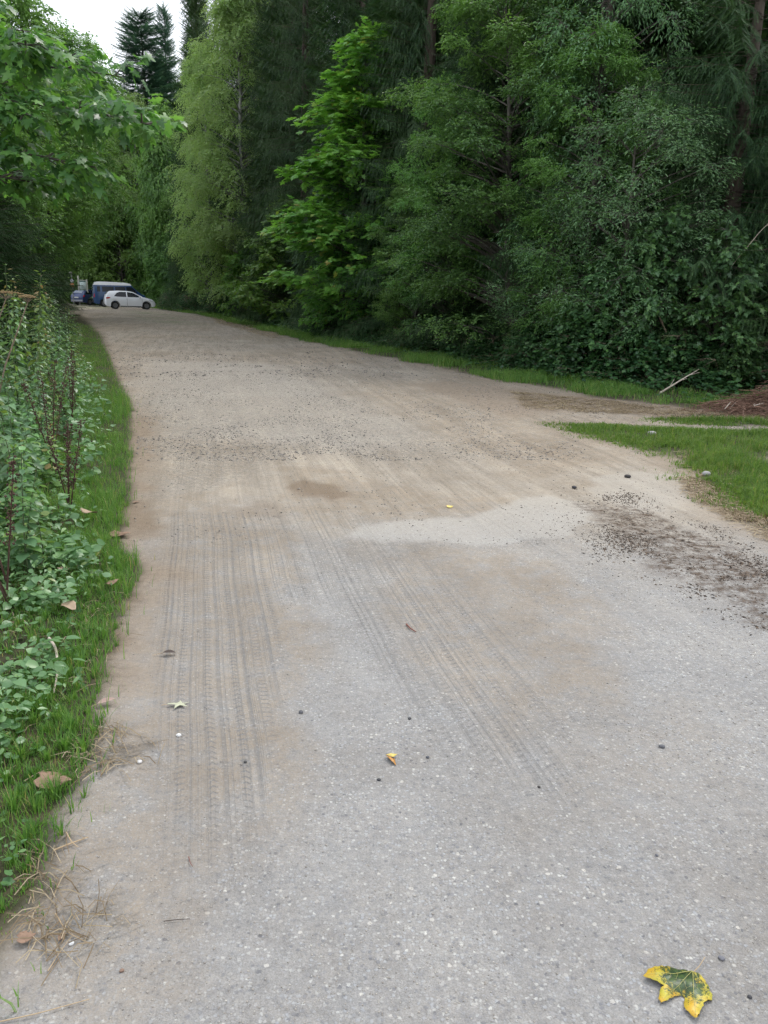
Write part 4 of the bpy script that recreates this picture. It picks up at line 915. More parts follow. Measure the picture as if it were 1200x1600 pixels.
# ================================================================== LOOSE STONES
def ico():
    t = (1+5**.5)/2; V = nrm(np.array([(-1, t, 0), (1, t, 0), (-1, -t, 0), (1, -t, 0), (0, -1, t), (0, 1, t), (0, -1, -t), (0, 1, -t), (t, 0, -1), (t, 0, 1), (-t, 0, -1), (-t, 0, 1)], float))
    F_ = np.array([(0, 11, 5), (0, 5, 1), (0, 1, 7), (0, 7, 10), (0, 10, 11), (1, 5, 9), (5, 11, 4), (11, 10, 2), (10, 7, 6), (7, 1, 8), (3, 9, 4), (3, 4, 2), (3, 2, 6), (3, 6, 8), (3, 8, 9), (4, 9, 5), (2, 4, 11), (6, 2, 10), (8, 6, 7), (9, 8, 1)])
    return V, F_
IV, IF = ico()
g = G('loose_stone'); g.base(g.ramp(g.attr('rnd'), [(0, (.15, .135, .12)), (.3, (.22, .20, .18)), (.55, (.31, .28, .245)), (.8, (.41, .375, .33)), (1, (.62, .60, .56))])); g.set(Roughness=.8)
M['stone'] = g.m
def onroad(X, Y): return (sd(POLY_L, X, Y) > .05) & (sd(POLY_R, X, Y) > .02) & (sd(POLY_T, X, Y) > .02)
def gravel():
    rg = np.random.RandomState(31); q = []
    for n, y0, y1, s0, s1, bias in ((9000, 1200, 1620, .0022, .0055, 0), (9000, 850, 1200, .003, .008, 0), (9000, 680, 850, .005, .014, 0), (46000, 540, 720, .006, .022, 1), (18000, 488, 590, .012, .045, 1)):
        px, py = rg.uniform(0, 1250, n), rg.uniform(y0, y1, n); dx = (px-600)/1200; dy = -(py-800)/1200
        d = np.stack([dx, dy, -np.ones(n)], 1) @ MRn.T; t = -CAM_H/d[:, 2]; X, Y = d[:, 0]*t, d[:, 1]*t
        keep = onroad(X, Y) & (Y < 60) & (Y > 0); cl = fbm(X*1.6, Y*1.2, 111, 4)
        keep &= rg.uniform(0, 1, n) < np.where(bias, smooth(.34, .60, cl), .12+.6*smooth(.45, .65, cl))
        X, Y = X[keep], Y[keep]; s = s0*(s1/s0)**(rg.uniform(0, 1, len(X))**2.0); q.append(np.stack([X, Y, s], 1))
    q = np.vstack(q); n = len(q); z = zh(q[:, 0], q[:, 1]); s = q[:, 2:3]
    sc = np.stack([rg.uniform(.7, 1.3, n), rg.uniform(.6, 1.1, n), rg.uniform(.35, .75, n)], 1)*s*.6; a = rg.uniform(0, 6.28, n)
    L = IV[None]*(1+rg.normal(0, .16, (n, 12, 1)))*sc[:, None]; x = L[..., 0]*np.cos(a)[:, None]-L[..., 1]*np.sin(a)[:, None]; y = L[..., 0]*np.sin(a)[:, None]+L[..., 1]*np.cos(a)[:, None]
    V = np.stack([x+q[:, 0:1], y+q[:, 1:2], L[..., 2]+z[:, None]+sc[:, 2:3]*.5], -1).reshape(-1, 3)
    Fq = (np.arange(n)[:, None, None]*12+IF[None]).reshape(-1, 3)
    tag(link('gravel', mesh_np('gravel', V, [Fq], M['stone'], np.repeat((rg.uniform(0, 1, n)**1.2*.85*smooth(1, 6, q[:, 1])+rg.uniform(.35, .9, n)*(1-smooth(1, 6, q[:, 1]))), 20))), 'loose gravel stones scattered over the road', 'gravel', kind='stuff')
gravel()
def bark_litter():                 # dark bits of bark, needles and twigs on the right of the road
    rg = np.random.RandomState(33); P_ = np.array([at(*p) for p in [(880, 770), (990, 775), (1090, 820), (1230, 880), (1260, 1040), (1120, 950), (1000, 890), (900, 830)]]); lo_, hi_ = P_.min(0), P_.max(0)
    n = 50000; X, Y = rg.uniform(lo_[0]-.3, hi_[0]+.3, n), rg.uniform(lo_[1]-.3, hi_[1]+.3, n); k = (rg.uniform(0, 1, n) < (clumped(X, Y, 2.4, 121, .42, .72)**1.5+.05)*smooth(.25, -.5, sd(P_, X, Y)+.5*(fbm(X*3, Y*3, 123)-.5))); X, Y = X[k][:5500], Y[k][:5500]
    n = len(X); a = rg.uniform(0, 3.14, n); L = .003+.014*rg.uniform(0, 1, n)**3; wv = L*rg.uniform(.12, .45, n); z = zh(X, Y); B = Bag()
    c_, s_ = np.cos(a), np.sin(a); h = rg.uniform(.001, .007, n)
    V = np.stack([np.stack([X+c_*L, Y+s_*L, z+.001+h*.6], 1), np.stack([X-s_*wv, Y+c_*wv, z+.001], 1), np.stack([X-c_*L, Y-s_*L, z+.001], 1), np.stack([X+s_*wv, Y-c_*wv, z+.001], 1), np.stack([X, Y, z+.002+h], 1)], 1).reshape(-1, 3)
    b = np.arange(n)[:, None]*5; Fq = np.concatenate([b+np.array([q]) for q in ((0, 1, 4), (1, 2, 4), (2, 3, 4), (3, 0, 4))])
    g = G('bark_crumbs'); g.base(g.ramp(g.attr('rnd'), [(0, (.02, .015, .011)), (.7, (.07, .048, .034)), (1, (.20, .145, .10))])); g.set(Roughness=.9)
    rn = rg.uniform(0, 1, n); B.add(V, Fq, np.tile(rn, 4)); tag(B.obj('bark_litter', g.m), 'dark bark crumbs and needles strewn on the right side of the road', 'litter', kind='stuff')
bark_litter()
def pebble(px, py, size, c, label):
    x, y = at(px, py); bpy_me = bpy.data.meshes.new('pebble'); import bmesh
    bm = bmesh.new(); bmesh.ops.create_icosphere(bm, subdivisions=3, radius=size/2); r2 = random.Random(px*7+py)
    a, b = r2.uniform(.7, 1), r2.uniform(.5, .7); ph = r2.uniform(0, 6)
    for v in bm.verts:
        k = 1+.12*math.sin(v.co.x/size*5+ph)+.1*math.cos(v.co.y/size*6+ph*2); v.co = Vector((v.co.x*k, v.co.y*a*k, v.co.z*b))
    for f in bm.faces: f.smooth = True
    bm.to_mesh(bpy_me); bm.free(); bpy_me.materials.append(plain('pebble_stone', c, .7, scale=150, var=.3))
    o = link('pebble', bpy_me); o.location = (x, y, zat(x, y)+size*.22); o.rotation_euler = (0, 0, ph); tag(o, label, 'pebble', 'single pebbles lying on the road')
pebble(279, 1150, .018, (.75, .74, .72), 'white pebble on the tyre tracks just below the pale star-shaped leaf')
pebble(218, 1192, .020, (.62, .60, .58), 'whitish pebble at the sandy left margin, left of the tyre tracks')
pebble(592, 1219, .013, (.05, .05, .055), 'small black pebble just below the curled orange leaf')
pebble(668, 1184, .013, (.07, .075, .09), 'small dark pebble right of the curled orange leaf')
pebble(640, 1123, .014, (.06, .06, .065), 'small dark pebble above the curled orange leaf')
pebble(1034, 1167, .020, (.12, .12, .13), 'dark grey pebble alone on the right side of the road')
pebble(1127, 1497, .016, (.16, .16, .18), 'grey pebble just above the yellow and green maple leaf')
pebble(1171, 1557, .011, (.05, .05, .055), 'tiny black pebble right of the yellow and green maple leaf')
pebble(1026, 1336, .010, (.14, .14, .16), 'small dark pebble on the bare grey road above the yellow and green leaf')
pebble(470, 1113, .02, (.09, .09, .10), 'low black stone chip near the sandy tracks, left of the paler patch')
pebble(897, 764, .05, (.035, .035, .04), 'black stone on the road left of the grass tongue, near its tip')
pebble(980, 747, .06, (.04, .035, .035), 'black stone on the light patch nearest the grass tongue')
pebble(190, 1518, .012, (.22, .14, .10), 'reddish brown pebble at the bottom left among the straw')
pebble(112, 1476, .013, (.74, .74, .73), 'white pebble among the dry straw at the bottom left')
pebble(842, 1231, .012, (.04, .035, .035), 'tiny black chip to the right of the road centre')
pebble(383, 1191, .012, (.05, .05, .05), 'tiny black pebble beside the tyre tracks')
pebble(1018, 680, .10, (.42, .40, .38), 'flat grey stone in the tip of the grass tongue')
pebble(1103, 744, .09, (.30, .29, .28), 'pale flat stone at the edge of the grass tongue')

# ================================================================== FALLEN LEAVES
def polyfill(outline, centre_i=None, res=.012, zf=None, thick=.0):
    """triangulated flat leaf, subdivided so it can curl"""
    import bmesh
    bm = bmesh.new(); vs = [bm.verts.new((x, y, 0)) for x, y in outline]; f = bm.faces.new(vs); bmesh.ops.triangulate(bm, faces=[f])
    for _ in range(3):
        es = [e for e in bm.edges if e.calc_length() > res]
        if not es: break
        bmesh.ops.subdivide_edges(bm, edges=es, cuts=1); bmesh.ops.triangulate(bm, faces=bm.faces[:])
    bmesh.ops.beautify_fill(bm, faces=bm.faces[:], edges=bm.edges[:])
    if zf:
        for v in bm.verts: v.co.z = zf(v.co.x, v.co.y)
    for f in bm.faces: f.smooth = True
    return bm
def fallen(name, label, px, py, outline, scale, rz, zf, mat, lift=.004, stem=None, tilt=(0, 0), cat='leaf'):
    x, y = at(px, py); t = thing(name, label, cat, (x, y, zat(x, y)+lift), rz); t.rotation_euler = (tilt[0], tilt[1], rz)
    bm = polyfill([(a*scale, b*scale) for a, b in outline], res=scale*.09, zf=zf); me = bpy.data.meshes.new('blade'); bm.to_mesh(me); bm.free(); me.materials.append(mat)
    o = link('blade', me, t); sm_ = o.modifiers.new('thickness', 'SOLIDIFY'); sm_.thickness = .0006
    if stem:
        B = Bag(); B.add(*tube([(a*scale, b*scale, c) for a, b, c in stem], [.0013, .0011, .001, .0014][:len(stem)], 6)); B.obj('stalk', M['straw_solid'], t, True)
    return t
M['straw_solid'] = plain('leaf_stalk', (.45, .33, .2), .6)
# big yellow and green maple leaf; outline traced in photo pixels and laid on the ground at its real place
o_px = [(1081, 1524), (1072, 1522), (1058, 1519), (1047, 1512), (1032, 1513), (1018, 1518), (1004, 1529), (1015, 1534), (1031, 1542), (1037, 1545), (1030, 1552), (1029, 1560), (1032, 1570), (1043, 1566), (1054, 1558), (1066, 1556), (1070, 1559), (1068, 1568), (1070, 1578), (1078, 1588), (1085, 1595), (1092, 1590), (1096, 1578), (1101, 1568), (1104, 1561), (1112, 1565), (1113, 1558), (1108, 1547), (1101, 1536), (1092, 1528)]
def serr(pts, k=2, amp=.02, seed=1):
    r2 = random.Random(seed); out = []
    for i, (a, b) in enumerate(pts):
        c, d = pts[(i+1) % len(pts)]; out.append((a, b)); L = math.hypot(c-a, d-b)
        for j in range(1, k+1):
            f = j/(k+1); nx_, ny_ = (d-b)/L, -(c-a)/L; e = r2.uniform(-.5, 1)*amp*L*(1 if j % 2 else -1)*3
            out.append((a+(c-a)*f+nx_*e, b+(d-b)*f+ny_*e))
    return out
cx0, cy0 = at(1078, 1545); ol = [(at(*p)[0]-cx0, at(*p)[1]-cy0) for p in o_px]
g = G('yellow_green_maple_leaf'); tcn = g.n('ShaderNodeTexCoord').outputs['Object']
dist = g.n('ShaderNodeVectorMath'); dist.operation = 'DISTANCE'; g.l(tcn, dist.inputs[0]); dist.inputs[1].default_value = (-.012, .018, 0)
f1 = g.math('ADD', g.math('MULTIPLY', dist.outputs['Value'], -10.5), g.math('MULTIPLY', g.noise(75, 7, tcn, .85), 2.2))
f1 = g.ramp(g.math('ADD', f1, -.10), [(.44, 0.0), (.56, 1.0)])
yel = g.ramp(g.noise(30, 4, tcn), [(.35, (.60, .36, .03)), (.65, (.50, .45, .05))])
spk = g.ramp(g.noise(260, 3, tcn), [(.62, 0.0), (.66, .8)])
c = g.mix(f1, yel, g.ramp(g.noise(90, 4, tcn), [(.35, (.015, .04, .018)), (.7, (.07, .12, .03))])); c = g.mix(spk, c, (.10, .08, .03))
vn = g.n('ShaderNodeTexWave'); vn.inputs['Scale'].default_value = 22; vn.inputs['Distortion'].default_value = 3; g.l(tcn, vn.inputs['Vector'])
g.base(c); g.set(Roughness=.42); g.bump(g.noise(120, 4, tcn), .4, .002)
zl = lambda x, y: .004+.006*abs(math.sin(x*38+1))+.010*max(0, (math.hypot(x, y)-.05))*6*.3+.004*math.sin(y*55)
mlf = fallen('maple_leaf', 'large yellow and dark green mottled maple leaf lying on the road at the lower right', 1078, 1545, serr(ol, 2, .05), 1, 0,
    lambda x, y: .004+.006*abs(math.sin(x*38+1))+.010*max(0, (math.hypot(x, y)-.05))*6*.3+.004*math.sin(y*55), g.m, .002,
    [(at(1081, 1524)[0]-cx0, at(1081, 1524)[1]-cy0, .006), (at(1092, 1515)[0]-cx0, at(1092, 1515)[1]-cy0, .012), (at(1100, 1503)[0]-cx0, at(1100, 1503)[1]-cy0, .015)])
Bv = Bag(); st_ = (at(1081, 1524)[0]-cx0, at(1081, 1524)[1]-cy0)
for tip, rr_ in (((1006, 1529), .0009), ((1034, 1566), .0007), ((1086, 1592), .0009), ((1110, 1560), .0006)):
    e_ = (at(*tip)[0]-cx0, at(*tip)[1]-cy0); q_ = [(st_[0]+(e_[0]-st_[0])*f, st_[1]+(e_[1]-st_[1])*f) for f in np.linspace(0, .95, 12)]
    Bv.add(*tube([(a_, b_, zl(a_, b_)+.0006) for a_, b_ in q_], np.linspace(rr_, rr_*.3, 12), 5))
    for f in (.3, .45, .6, .75):
        for sg_ in (1, -1):
            p_ = (st_[0]+(e_[0]-st_[0])*f, st_[1]+(e_[1]-st_[1])*f); dx2, dy2 = e_[0]-st_[0], e_[1]-st_[1]; l2 = .16*(1-f*.6)
            r_ = [(p_[0]+(dx2*.8-sg_*dy2)*l2*k_, p_[1]+(dy2*.8+sg_*dx2)*l2*k_) for k_ in (0, .5, 1)]
            Bv.add(*tube([(a_, b_, zl(a_, b_)+.0005) for a_, b_ in r_], [.0004, .0003, .0002], 4))
Bv.obj('leaf_veins', plain('leaf_vein', (.40, .38, .12), .5), mlf)
LOB = [(0, 0), (.18, -.10), (.42, -.06), (.38, .08), (.62, .06), (.80, .20), (.60, .26), (1.0, .42), (.62, .50), (.72, .66), (.46, .60), (.36, .82), (.24, .62), (.02, .70), (.06, .5), (-.18, .46), (-.02, .32), (-.16, .16)]
OVL = [(0, 0), (.18, .16), (.42, .26), (.68, .22), (.88, .10), (1, 0), (.86, -.12), (.62, -.22), (.38, -.24), (.15, -.14)]
STAR = [(0, .06), (.42, .16), (.55, .42), (.66, .16), (1, .22), (.72, .02), (.95, -.28), (.58, -.12), (.34, -.42), (.36, -.08), (0, -.04)]
m_br = plain('dry_brown_leaf', (.26, .165, .11), .75, scale=60, var=.35); m_pk = plain('pinkish_dry_leaf', (.36, .25, .21), .7, scale=60, var=.25)
m_tan = plain('tan_dry_leaf', (.38, .28, .19), .75, scale=60, var=.3); m_pal = plain('pale_green_dry_leaf', (.46, .47, .33), .7, scale=60, var=.2)
m_or = plain('orange_brown_leaf', (.50, .24, .06), .5, scale=60, var=.4); m_ye = plain('yellow_dry_leaf', (.66, .50, .12), .5, scale=50, var=.25); m_dk = plain('dark_dry_leaf', (.07, .05, .04), .7, scale=60, var=.3)
def folded():
    x, y = at(612, 1187); t = thing('curled_leaf', 'small curled orange and yellow leaf fragment in the middle of the road', 'leaf', (x, y, zat(x, y)+.001), -.1)
    def shell(pts, mat, name):
        n = 9; U = np.linspace(0, 1, n); a, b, c_, d = [np.array(p, float) for p in pts]; G_ = []
        for i in U:
            for j in U:
                p = (a*(1-i)+b*i)*(1-j)+(d*(1-i)+c_*i)*j; p = p+np.array([0, 0, .006*math.sin(i*np.pi)*math.sin(j*np.pi)+.0012*math.sin(i*19+j*7)]); G_.append(p)
        Fq = [(i*n+j, (i+1)*n+j, (i+1)*n+j+1, i*n+j+1) for i in range(n-1) for j in range(n-1)]
        o = link(name, mesh_np(name, np.array(G_), [np.array(Fq)], mat, smooth_sh=True), t); q = o.modifiers.new('t', 'SOLIDIFY'); q.thickness = .0007
    shell([(-.022, .006, .013), (.004, -.028, .012), (.020, -.036, .002), (.010, .004, .003)], m_or, 'lower_fold')
    shell([(-.022, .006, .014), (-.012, .020, .006), (.018, .022, .010), (.006, -.008, .016)], m_ye, 'upper_fold')
folded()
def curl(k, f=30, h=.006): return lambda x, y: h*(.5+.5*math.sin(x*f+k))+h*.7*math.cos(y*f*1.3+k)+h
fallen('dry_leaf', 'pinkish brown dry leaf standing on the sandy margin beside the grass edge', 152, 1106, OVL, .07, .5, lambda x, y: .012+.35*abs(y)+.1*x, m_pk, .004, [(0, 0, .012), (-.2, -.05, .01), (-.4, -.02, .005)])
fallen('dry_leaf', 'pale green star-shaped dry leaf lying on the tyre tracks', 262, 1104, STAR, .085, .15, curl(1, 60, .004), m_pal, .003, [(0, 0, .005), (-.12, .05, .006), (-.3, .03, .003)])
fallen('dry_leaf', 'crumpled reddish brown lobed leaf half in the grass at the left', 55, 1238, LOB, .11, -.2, curl(2, 70, .008), m_br, .02)
fallen('dry_leaf', 'dark crumpled leaf with a thin stalk on the left tyre track', 254, 1024, OVL, .06, .1, lambda x, y: .012+.5*abs(y), m_dk, .002, [(0, 0, .012), (-.3, -.03, .008), (-.7, -.12, .003)])
fallen('dry_leaf', 'orange brown lobed leaf at the notch of the left grass edge', 172, 838, LOB, .13, -.3, curl(3, 50, .01), m_br, .01)
fallen('dry_leaf', 'tan curled leaf hanging in the grass blades above the notch of the left edge', 128, 822, OVL, .17, -.5, curl(1, 40, .015), m_tan, .09)
fallen('dry_leaf', 'tan folded leaf lying among ground cover left of the bare sandy margin', 98, 962, OVL, .12, -.6, curl(4, 60, .01), m_tan, .05)
fallen('dry_leaf', 'brown crumpled leaf in the grass just above the folded tan leaf', 172, 926, LOB, .08, .7, curl(5, 60, .01), m_br, .04)
fallen('dry_leaf', 'small tan leaf low in the ground cover between the weeds and the grass', 108, 916, LOB, .08, 1.7, curl(2, 60, .01), m_tan, .06)
fallen('dry_leaf', 'small orange pointed leaf on the straw at the bottom left', 92, 1474, OVL, .030, 1.5, lambda x, y: .003+.3*abs(y), m_br, .004)
fallen('dry_leaf', 'brown torn leaf in the grass near the bottom left corner', 30, 1480, LOB, .04, .3, curl(3, 90, .004), m_br, .012)
fallen('dry_leaf', 'small yellow leaf curled on the dusty road in the middle distance', 700, 793, LOB, .05, .2, curl(3, 70, .006), m_ye, .004)
fallen('dry_leaf', 'small tan leaf at the edge of the side grass patch near the bend', 207, 787, OVL, .06, .9, curl(3, 50, .006), m_br, .004)
def twig(name, pts, r0, mat, label, cat='twig', lift=.004):
    W = []
    for px, py, dz in pts: x, y = at(px, py); W.append((x, y, zat(x, y)+lift+dz))
    W = np.array(W); s = np.linspace(0, 1, 12); k = np.linspace(0, 1, len(W)); P_ = np.stack([np.interp(s, k, W[:, j]) for j in range(3)], 1)
    for _ in range(2): P_[1:-1] = (P_[:-2]+P_[1:-1]*2+P_[2:])/4
    B = Bag(); B.add(*tube(P_, np.linspace(r0, r0*.55, 12), 6)); tag(B.obj(name, mat, sm=True), label, cat)
m_red = plain('red_brown_twig', (.20, .07, .05), .6)
twig('twig', [(635, 976, .002), (641, 984, .006), (650, 988, .001)], .0045, m_red, 'short curved red brown twig in the middle of the road')
twig('twig', [(78, 1010, .03), (90, 1030, .05), (92, 1062, .03), (84, 1090, .01)], .007, M['white_wood'], 'pale crooked twig in the grass on the left verge')
twig('twig', [(104, 1306, .01), (112, 1320, .008), (122, 1326, .003)], .0022, M['straw_solid'], 'bent straw-coloured twig at the left margin')
twig('twig', [(84, 1332, .005), (110, 1322, .006), (138, 1310, .002)], .003, M['straw_solid'], 'straight straw-coloured twig pointing onto the sand at the left margin')
twig('twig', [(256, 1442, .001), (275, 1440, .002), (297, 1438, .001)], .0013, m_dk, 'thin dark twig lying across the road surface at the lower left')
twig('twig', [(295, 1341, .001), (297, 1350, .002), (301, 1356, .001)], .0014, m_red, 'tiny red twig on the tyre tracks')
twig('twig', [(0, 1599, .001), (60, 1588, .004), (140, 1564, .001)], .0016, M['straw_solid'], 'long thin straw stem at the very bottom left')
twig('twig', [(87, 1430, .002), (105, 1462, .006), (142, 1478, .002)], .0018, M['straw_solid'], 'bent straw stem in the dry tuft at the bottom left')
twig('twig', [(75, 1520, .001), (95, 1490, .004), (112, 1466, .001)], .0015, M['straw_solid'], 'thin straw stem crossing the dry tuft at the bottom left')
twig('twig', [(1120, 540+70, .03), (1135, 612, .06), (1150, 600, .08)], .012, M['dead'], 'brown stick jutting out of the brush pile towards the forest')

# ================================================================== VEHICLES
def car_paint(name, c, rough=.35, metal=.0):
    g = G(name); f = g.noise(3, 3, g.n('ShaderNodeTexCoord').outputs['Object']); g.base(g.mix(f, tuple(x*.93 for x in c), c)); g.set(Roughness=rough, Metallic=metal); g.b.inputs['Coat Weight'].default_value = .6; g.b.inputs['Coat Roughness'].default_value = .08; return g.m
M['glass'] = plain('dark_car_glass', (.012, .015, .02), .2, spec=.35); M['tyre'] = plain('tyre_rubber', (.02, .02, .02), .85); M['rim'] = plain('wheel_rim', (.16, .165, .175), .4, .5)
M['black'] = plain('black_plastic', (.02, .02, .022), .6); M['red'] = plain('tail_lamp_red', (.55, .02, .02), .2); M['lamp'] = plain('clear_lamp', (.6, .62, .65), .1); M['plate'] = plain('number_plate_white', (.75, .75, .72), .4)
def vehicle(name, label, cat, loc, rz, prof, wheels, paint, roofpaint, glass, roof_split=None, wr=.31, width=1.0):
    """prof: rows (x, z_bottom, z_belt, z_top, half_low, half_belt, half_top)"""
    prof = np.array(prof, float); t = thing(name, label, cat, loc, rz)
    X = np.unique(np.concatenate([np.linspace(prof[0, 0], prof[-1, 0], 90), prof[:, 0]])); col = lambda i, x: np.interp(x, prof[:, 0], prof[:, i])
    def zb(x):
        z = col(1, x)
        for xw in wheels: z = np.maximum(z, np.where(np.abs(x-xw) < wr+.06, wr+np.sqrt(np.maximum((wr+.06)**2-(x-xw)**2, 0)), 0))
        return np.minimum(z, col(2, x)-.08)
    def side(x, z):                # half width of the body side at height z
        lo, be, to = zb(x), col(2, x), col(3, x)-.06; wl, wb, wt = col(4, x), col(5, x), col(6, x)
        mid = lo+(be-lo)*.5; wm = np.maximum(wl, wb)+.015
        return np.where(z < mid, wl+(wm-wl)*np.clip((z-lo)/np.maximum(mid-lo, .01), 0, 1), np.where(z < be, wm+(wb-wm)*np.clip((z-mid)/np.maximum(be-mid, .01), 0, 1), wb+(wt-wb)*np.clip((z-be)/np.maximum(to-be, .02), 0, 1)))
    rows = []
    for x in X:
        lo, be, to = zb(x), col(2, x), col(3, x); te = max(be+.004, to-.06); zz = [lo, lo+(be-lo)*.5, be, (roof_split if roof_split and te > roof_split+.02 and be < roof_split else be+(te-be)*.5), te]
        pr = [(x, 0, lo+.03)]+[(x, float(side(x, z)), z) for z in zz]+[(x, float(col(6, x))*.86, max(te+.001, to-.018)), (x, float(col(6, x))*.45, to-.003), (x, 0, to)]
        rows.append(pr+[(a, -b, c_) for a, b, c_ in pr[-2:0:-1]])
    k = len(rows[0]); V = np.array(rows).reshape(-1, 3); i = np.arange(len(X)-1)[:, None]*k; j = np.arange(k)[None]; Fq = np.stack([i+j, i+(j+1) % k, i+k+(j+1) % k, i+k+j], -1).reshape(-1, 4)
    mid = V[Fq].mean(1)[:, 2]; mi = (mid > roof_split).astype(int) if roof_split else np.zeros(len(Fq), int)
    nV = len(V); V = np.vstack([V, [[X[0], 0, V[:k, 2].mean()], [X[-1], 0, V[-k:, 2].mean()]]])
    caps = np.array([(nV, (q+1) % k, q) for q in range(k)]+[(nV+1, nV-k+q, nV-k+(q+1) % k) for q in range(k)])
    me = mesh_np('body', V, [Fq, caps], [paint, roofpaint], None, np.concatenate([mi, np.zeros(len(caps), int)]), True)
    body = link('body', me, t); es = body.modifiers.new('e', 'EDGE_SPLIT'); es.split_angle = rad(38)
    def panel(nm, poly, off, mat, sides=(1, -1), par=None, n=10):
        """polygon (x,z) on the body side, standing proud by off"""
        for s in sides:
            P_ = np.array(poly, float); c0 = P_.mean(0); ring = []
            for a in range(len(P_)):
                for f in np.linspace(0, 1, 5)[:-1]: ring.append(P_[a]*(1-f)+P_[(a+1) % len(P_)]*f)
            ring = np.array(ring); pts = np.vstack([[c0], (ring+c0)/2, ring]); yy = side(pts[:, 0], pts[:, 1])+off; Vp = np.stack([pts[:, 0], s*yy, pts[:, 1]], 1); m = len(ring)
            Ft = np.array([(0, 1+q, 1+(q+1) % m) for q in range(m)]); Fq2 = np.array([(1+q, 1+m+q, 1+m+(q+1) % m, 1+(q+1) % m) for q in range(m)])
            link(nm, mesh_np(nm, Vp, [Ft, Fq2], mat), par or t)
    def top(nm, x0, x1, off, mat, fw=.86, par=None):
        xx = np.linspace(x0, x1, 8); Vp = []
        for x in xx:
            to, be = float(col(3, x)), float(col(2, x)); wt = float(col(6, x))
            for q in (-1, -.5, 0, .5, 1): Vp.append((x+(off if x1 > 0 else -off), q*wt*fw, to-.02*q*q+off))
        Vp = np.array(Vp); Fq3 = np.array([(a*5+b, a*5+b+1, a*5+b+6, a*5+b+5) for a in range(7) for b in range(4)]); link(nm, mesh_np(nm, Vp, [Fq3], mat, smooth_sh=True), par or t)
    def box(nm, c_, d, mat, par=None, bev=.01):
        import bmesh
        bm = bmesh.new(); bmesh.ops.create_cube(bm, size=1); bmesh.ops.scale(bm, vec=d, verts=bm.verts); bmesh.ops.bevel(bm, geom=bm.edges[:], offset=min(bev, min(d)*.4), segments=2, affect='EDGES'); bmesh.ops.translate(bm, vec=c_, verts=bm.verts)
        me2 = bpy.data.meshes.new(nm); bm.to_mesh(me2); bm.free(); me2.materials.append(mat); return link(nm, me2, par or t)
    hw = float(prof[:, 4].max())
    for xw in wheels:
        for s in (1, -1):
            we = bpy.data.objects.new('wheel', None); COL.objects.link(we); we.parent = t; we.location = (xw, s*(hw-.10), wr)
            a = np.linspace(0, 2*np.pi, 33)[:-1]; pr = [(wr*.62, -.09), (wr*.93, -.10), (wr, -.06), (wr, .06), (wr*.93, .10), (wr*.62, .09)]
            Vt = np.array([(np.cos(q)*r0, y0, np.sin(q)*r0) for r0, y0 in pr for q in a]); Fw = np.array([(b*32+q, b*32+(q+1) % 32, ((b+1) % 6)*32+(q+1) % 32, ((b+1) % 6)*32+q) for b in range(6) for q in range(32)])
            link('tyre', mesh_np('tyre', Vt, [Fw], M['tyre'], smooth_sh=True), we)
            Vr, Fr = [(0, s*.055, 0)], []
            for q in range(20):
                an = q/20*2*np.pi; r1 = wr*.62; Vr.append((np.cos(an)*r1, s*(.075 if q % 2 else .06), np.sin(an)*r1))
            for q in range(20): Fr.append((0, 1+q, 1+(q+1) % 20))
            link('rim', mesh_np('rim', np.array(Vr), [np.array(Fr)], M['rim']), we)
            # black inner arch
            aa = np.linspace(0, np.pi, 17); Va = np.array([(xw+np.cos(q)*(wr+.055), s*(hw-.30), wr+np.sin(q)*(wr+.055)) for q in aa]+[(xw+np.cos(q)*(wr+.055), s*(hw-.03), wr+np.sin(q)*(wr+.055)) for q in aa])
            Fa = np.array([(q, q+1, q+18, q+17) for q in range(16)]); link('wheel_arch', mesh_np('arch', Va, [Fa], M['black']), t)
    return t, panel, top, box, side
W_ = car_paint('white_car_paint', (.84, .86, .90)); Bl = car_paint('blue_van_paint', (.012, .06, .17)); Cr = car_paint('cream_white_roof', (.84, .85, .86), .45); Pu = car_paint('violet_blue_car_paint', (.035, .06, .17), .3, .3)
def ground_pt(px, Y): x = xg(px, Y); return (x, Y, zat(x, Y)+.0)
# white hatchback (front to the +x side)
hp = [(-2.00, .42, .72, .80, .70, .70, .60), (-1.97, .30, .84, .98, .78, .76, .62), (-1.90, .26, .95, 1.16, .83, .80, .63), (-1.74, .22, .99, 1.36, .85, .82, .62), (-1.55, .20, .99, 1.43, .86, .83, .62), (-.9, .19, .96, 1.48, .86, .84, .62), (-.2, .19, .94, 1.475, .86, .84, .61), (.25, .19, .93, 1.40, .86, .84, .60),
      (.75, .19, .92, 1.17, .86, .84, .64), (1.08, .20, .91, 1.00, .86, .82, .70), (1.45, .20, .86, .93, .85, .80, .68), (1.78, .22, .74, .82, .82, .76, .62), (1.96, .26, .60, .70, .74, .68, .54), (2.04, .36, .52, .58, .62, .58, .45)]
t, panel, top, box, side = vehicle('parked_car', 'white hatchback parked at the far end of the gravel, nearest of the three vehicles', 'car', ground_pt(203, 67.0), rad(24), hp, (-1.22, 1.28), W_, W_, M['glass'])
panel('window', [(-1.28, 1.03), (-1.05, 1.00), (-.30, .985), (-.30, 1.38), (-.8, 1.385), (-1.05, 1.30)], .006, M['glass']); panel('window', [(-.22, .985), (.86, .96), (.78, 1.06), (.22, 1.33), (-.22, 1.38)], .006, M['glass'])
panel('door_handle', [(-.40, .86), (-.22, .86), (-.22, .89), (-.40, .89)], .02, W_); panel('tail_light', [(-1.93, .80), (-1.62, .86), (-1.55, .93), (-1.66, .96), (-1.90, .93)], .008, M['red']); panel('headlight', [(1.52, .70), (1.90, .60), (1.86, .68), (1.50, .80)], .008, M['lamp'])
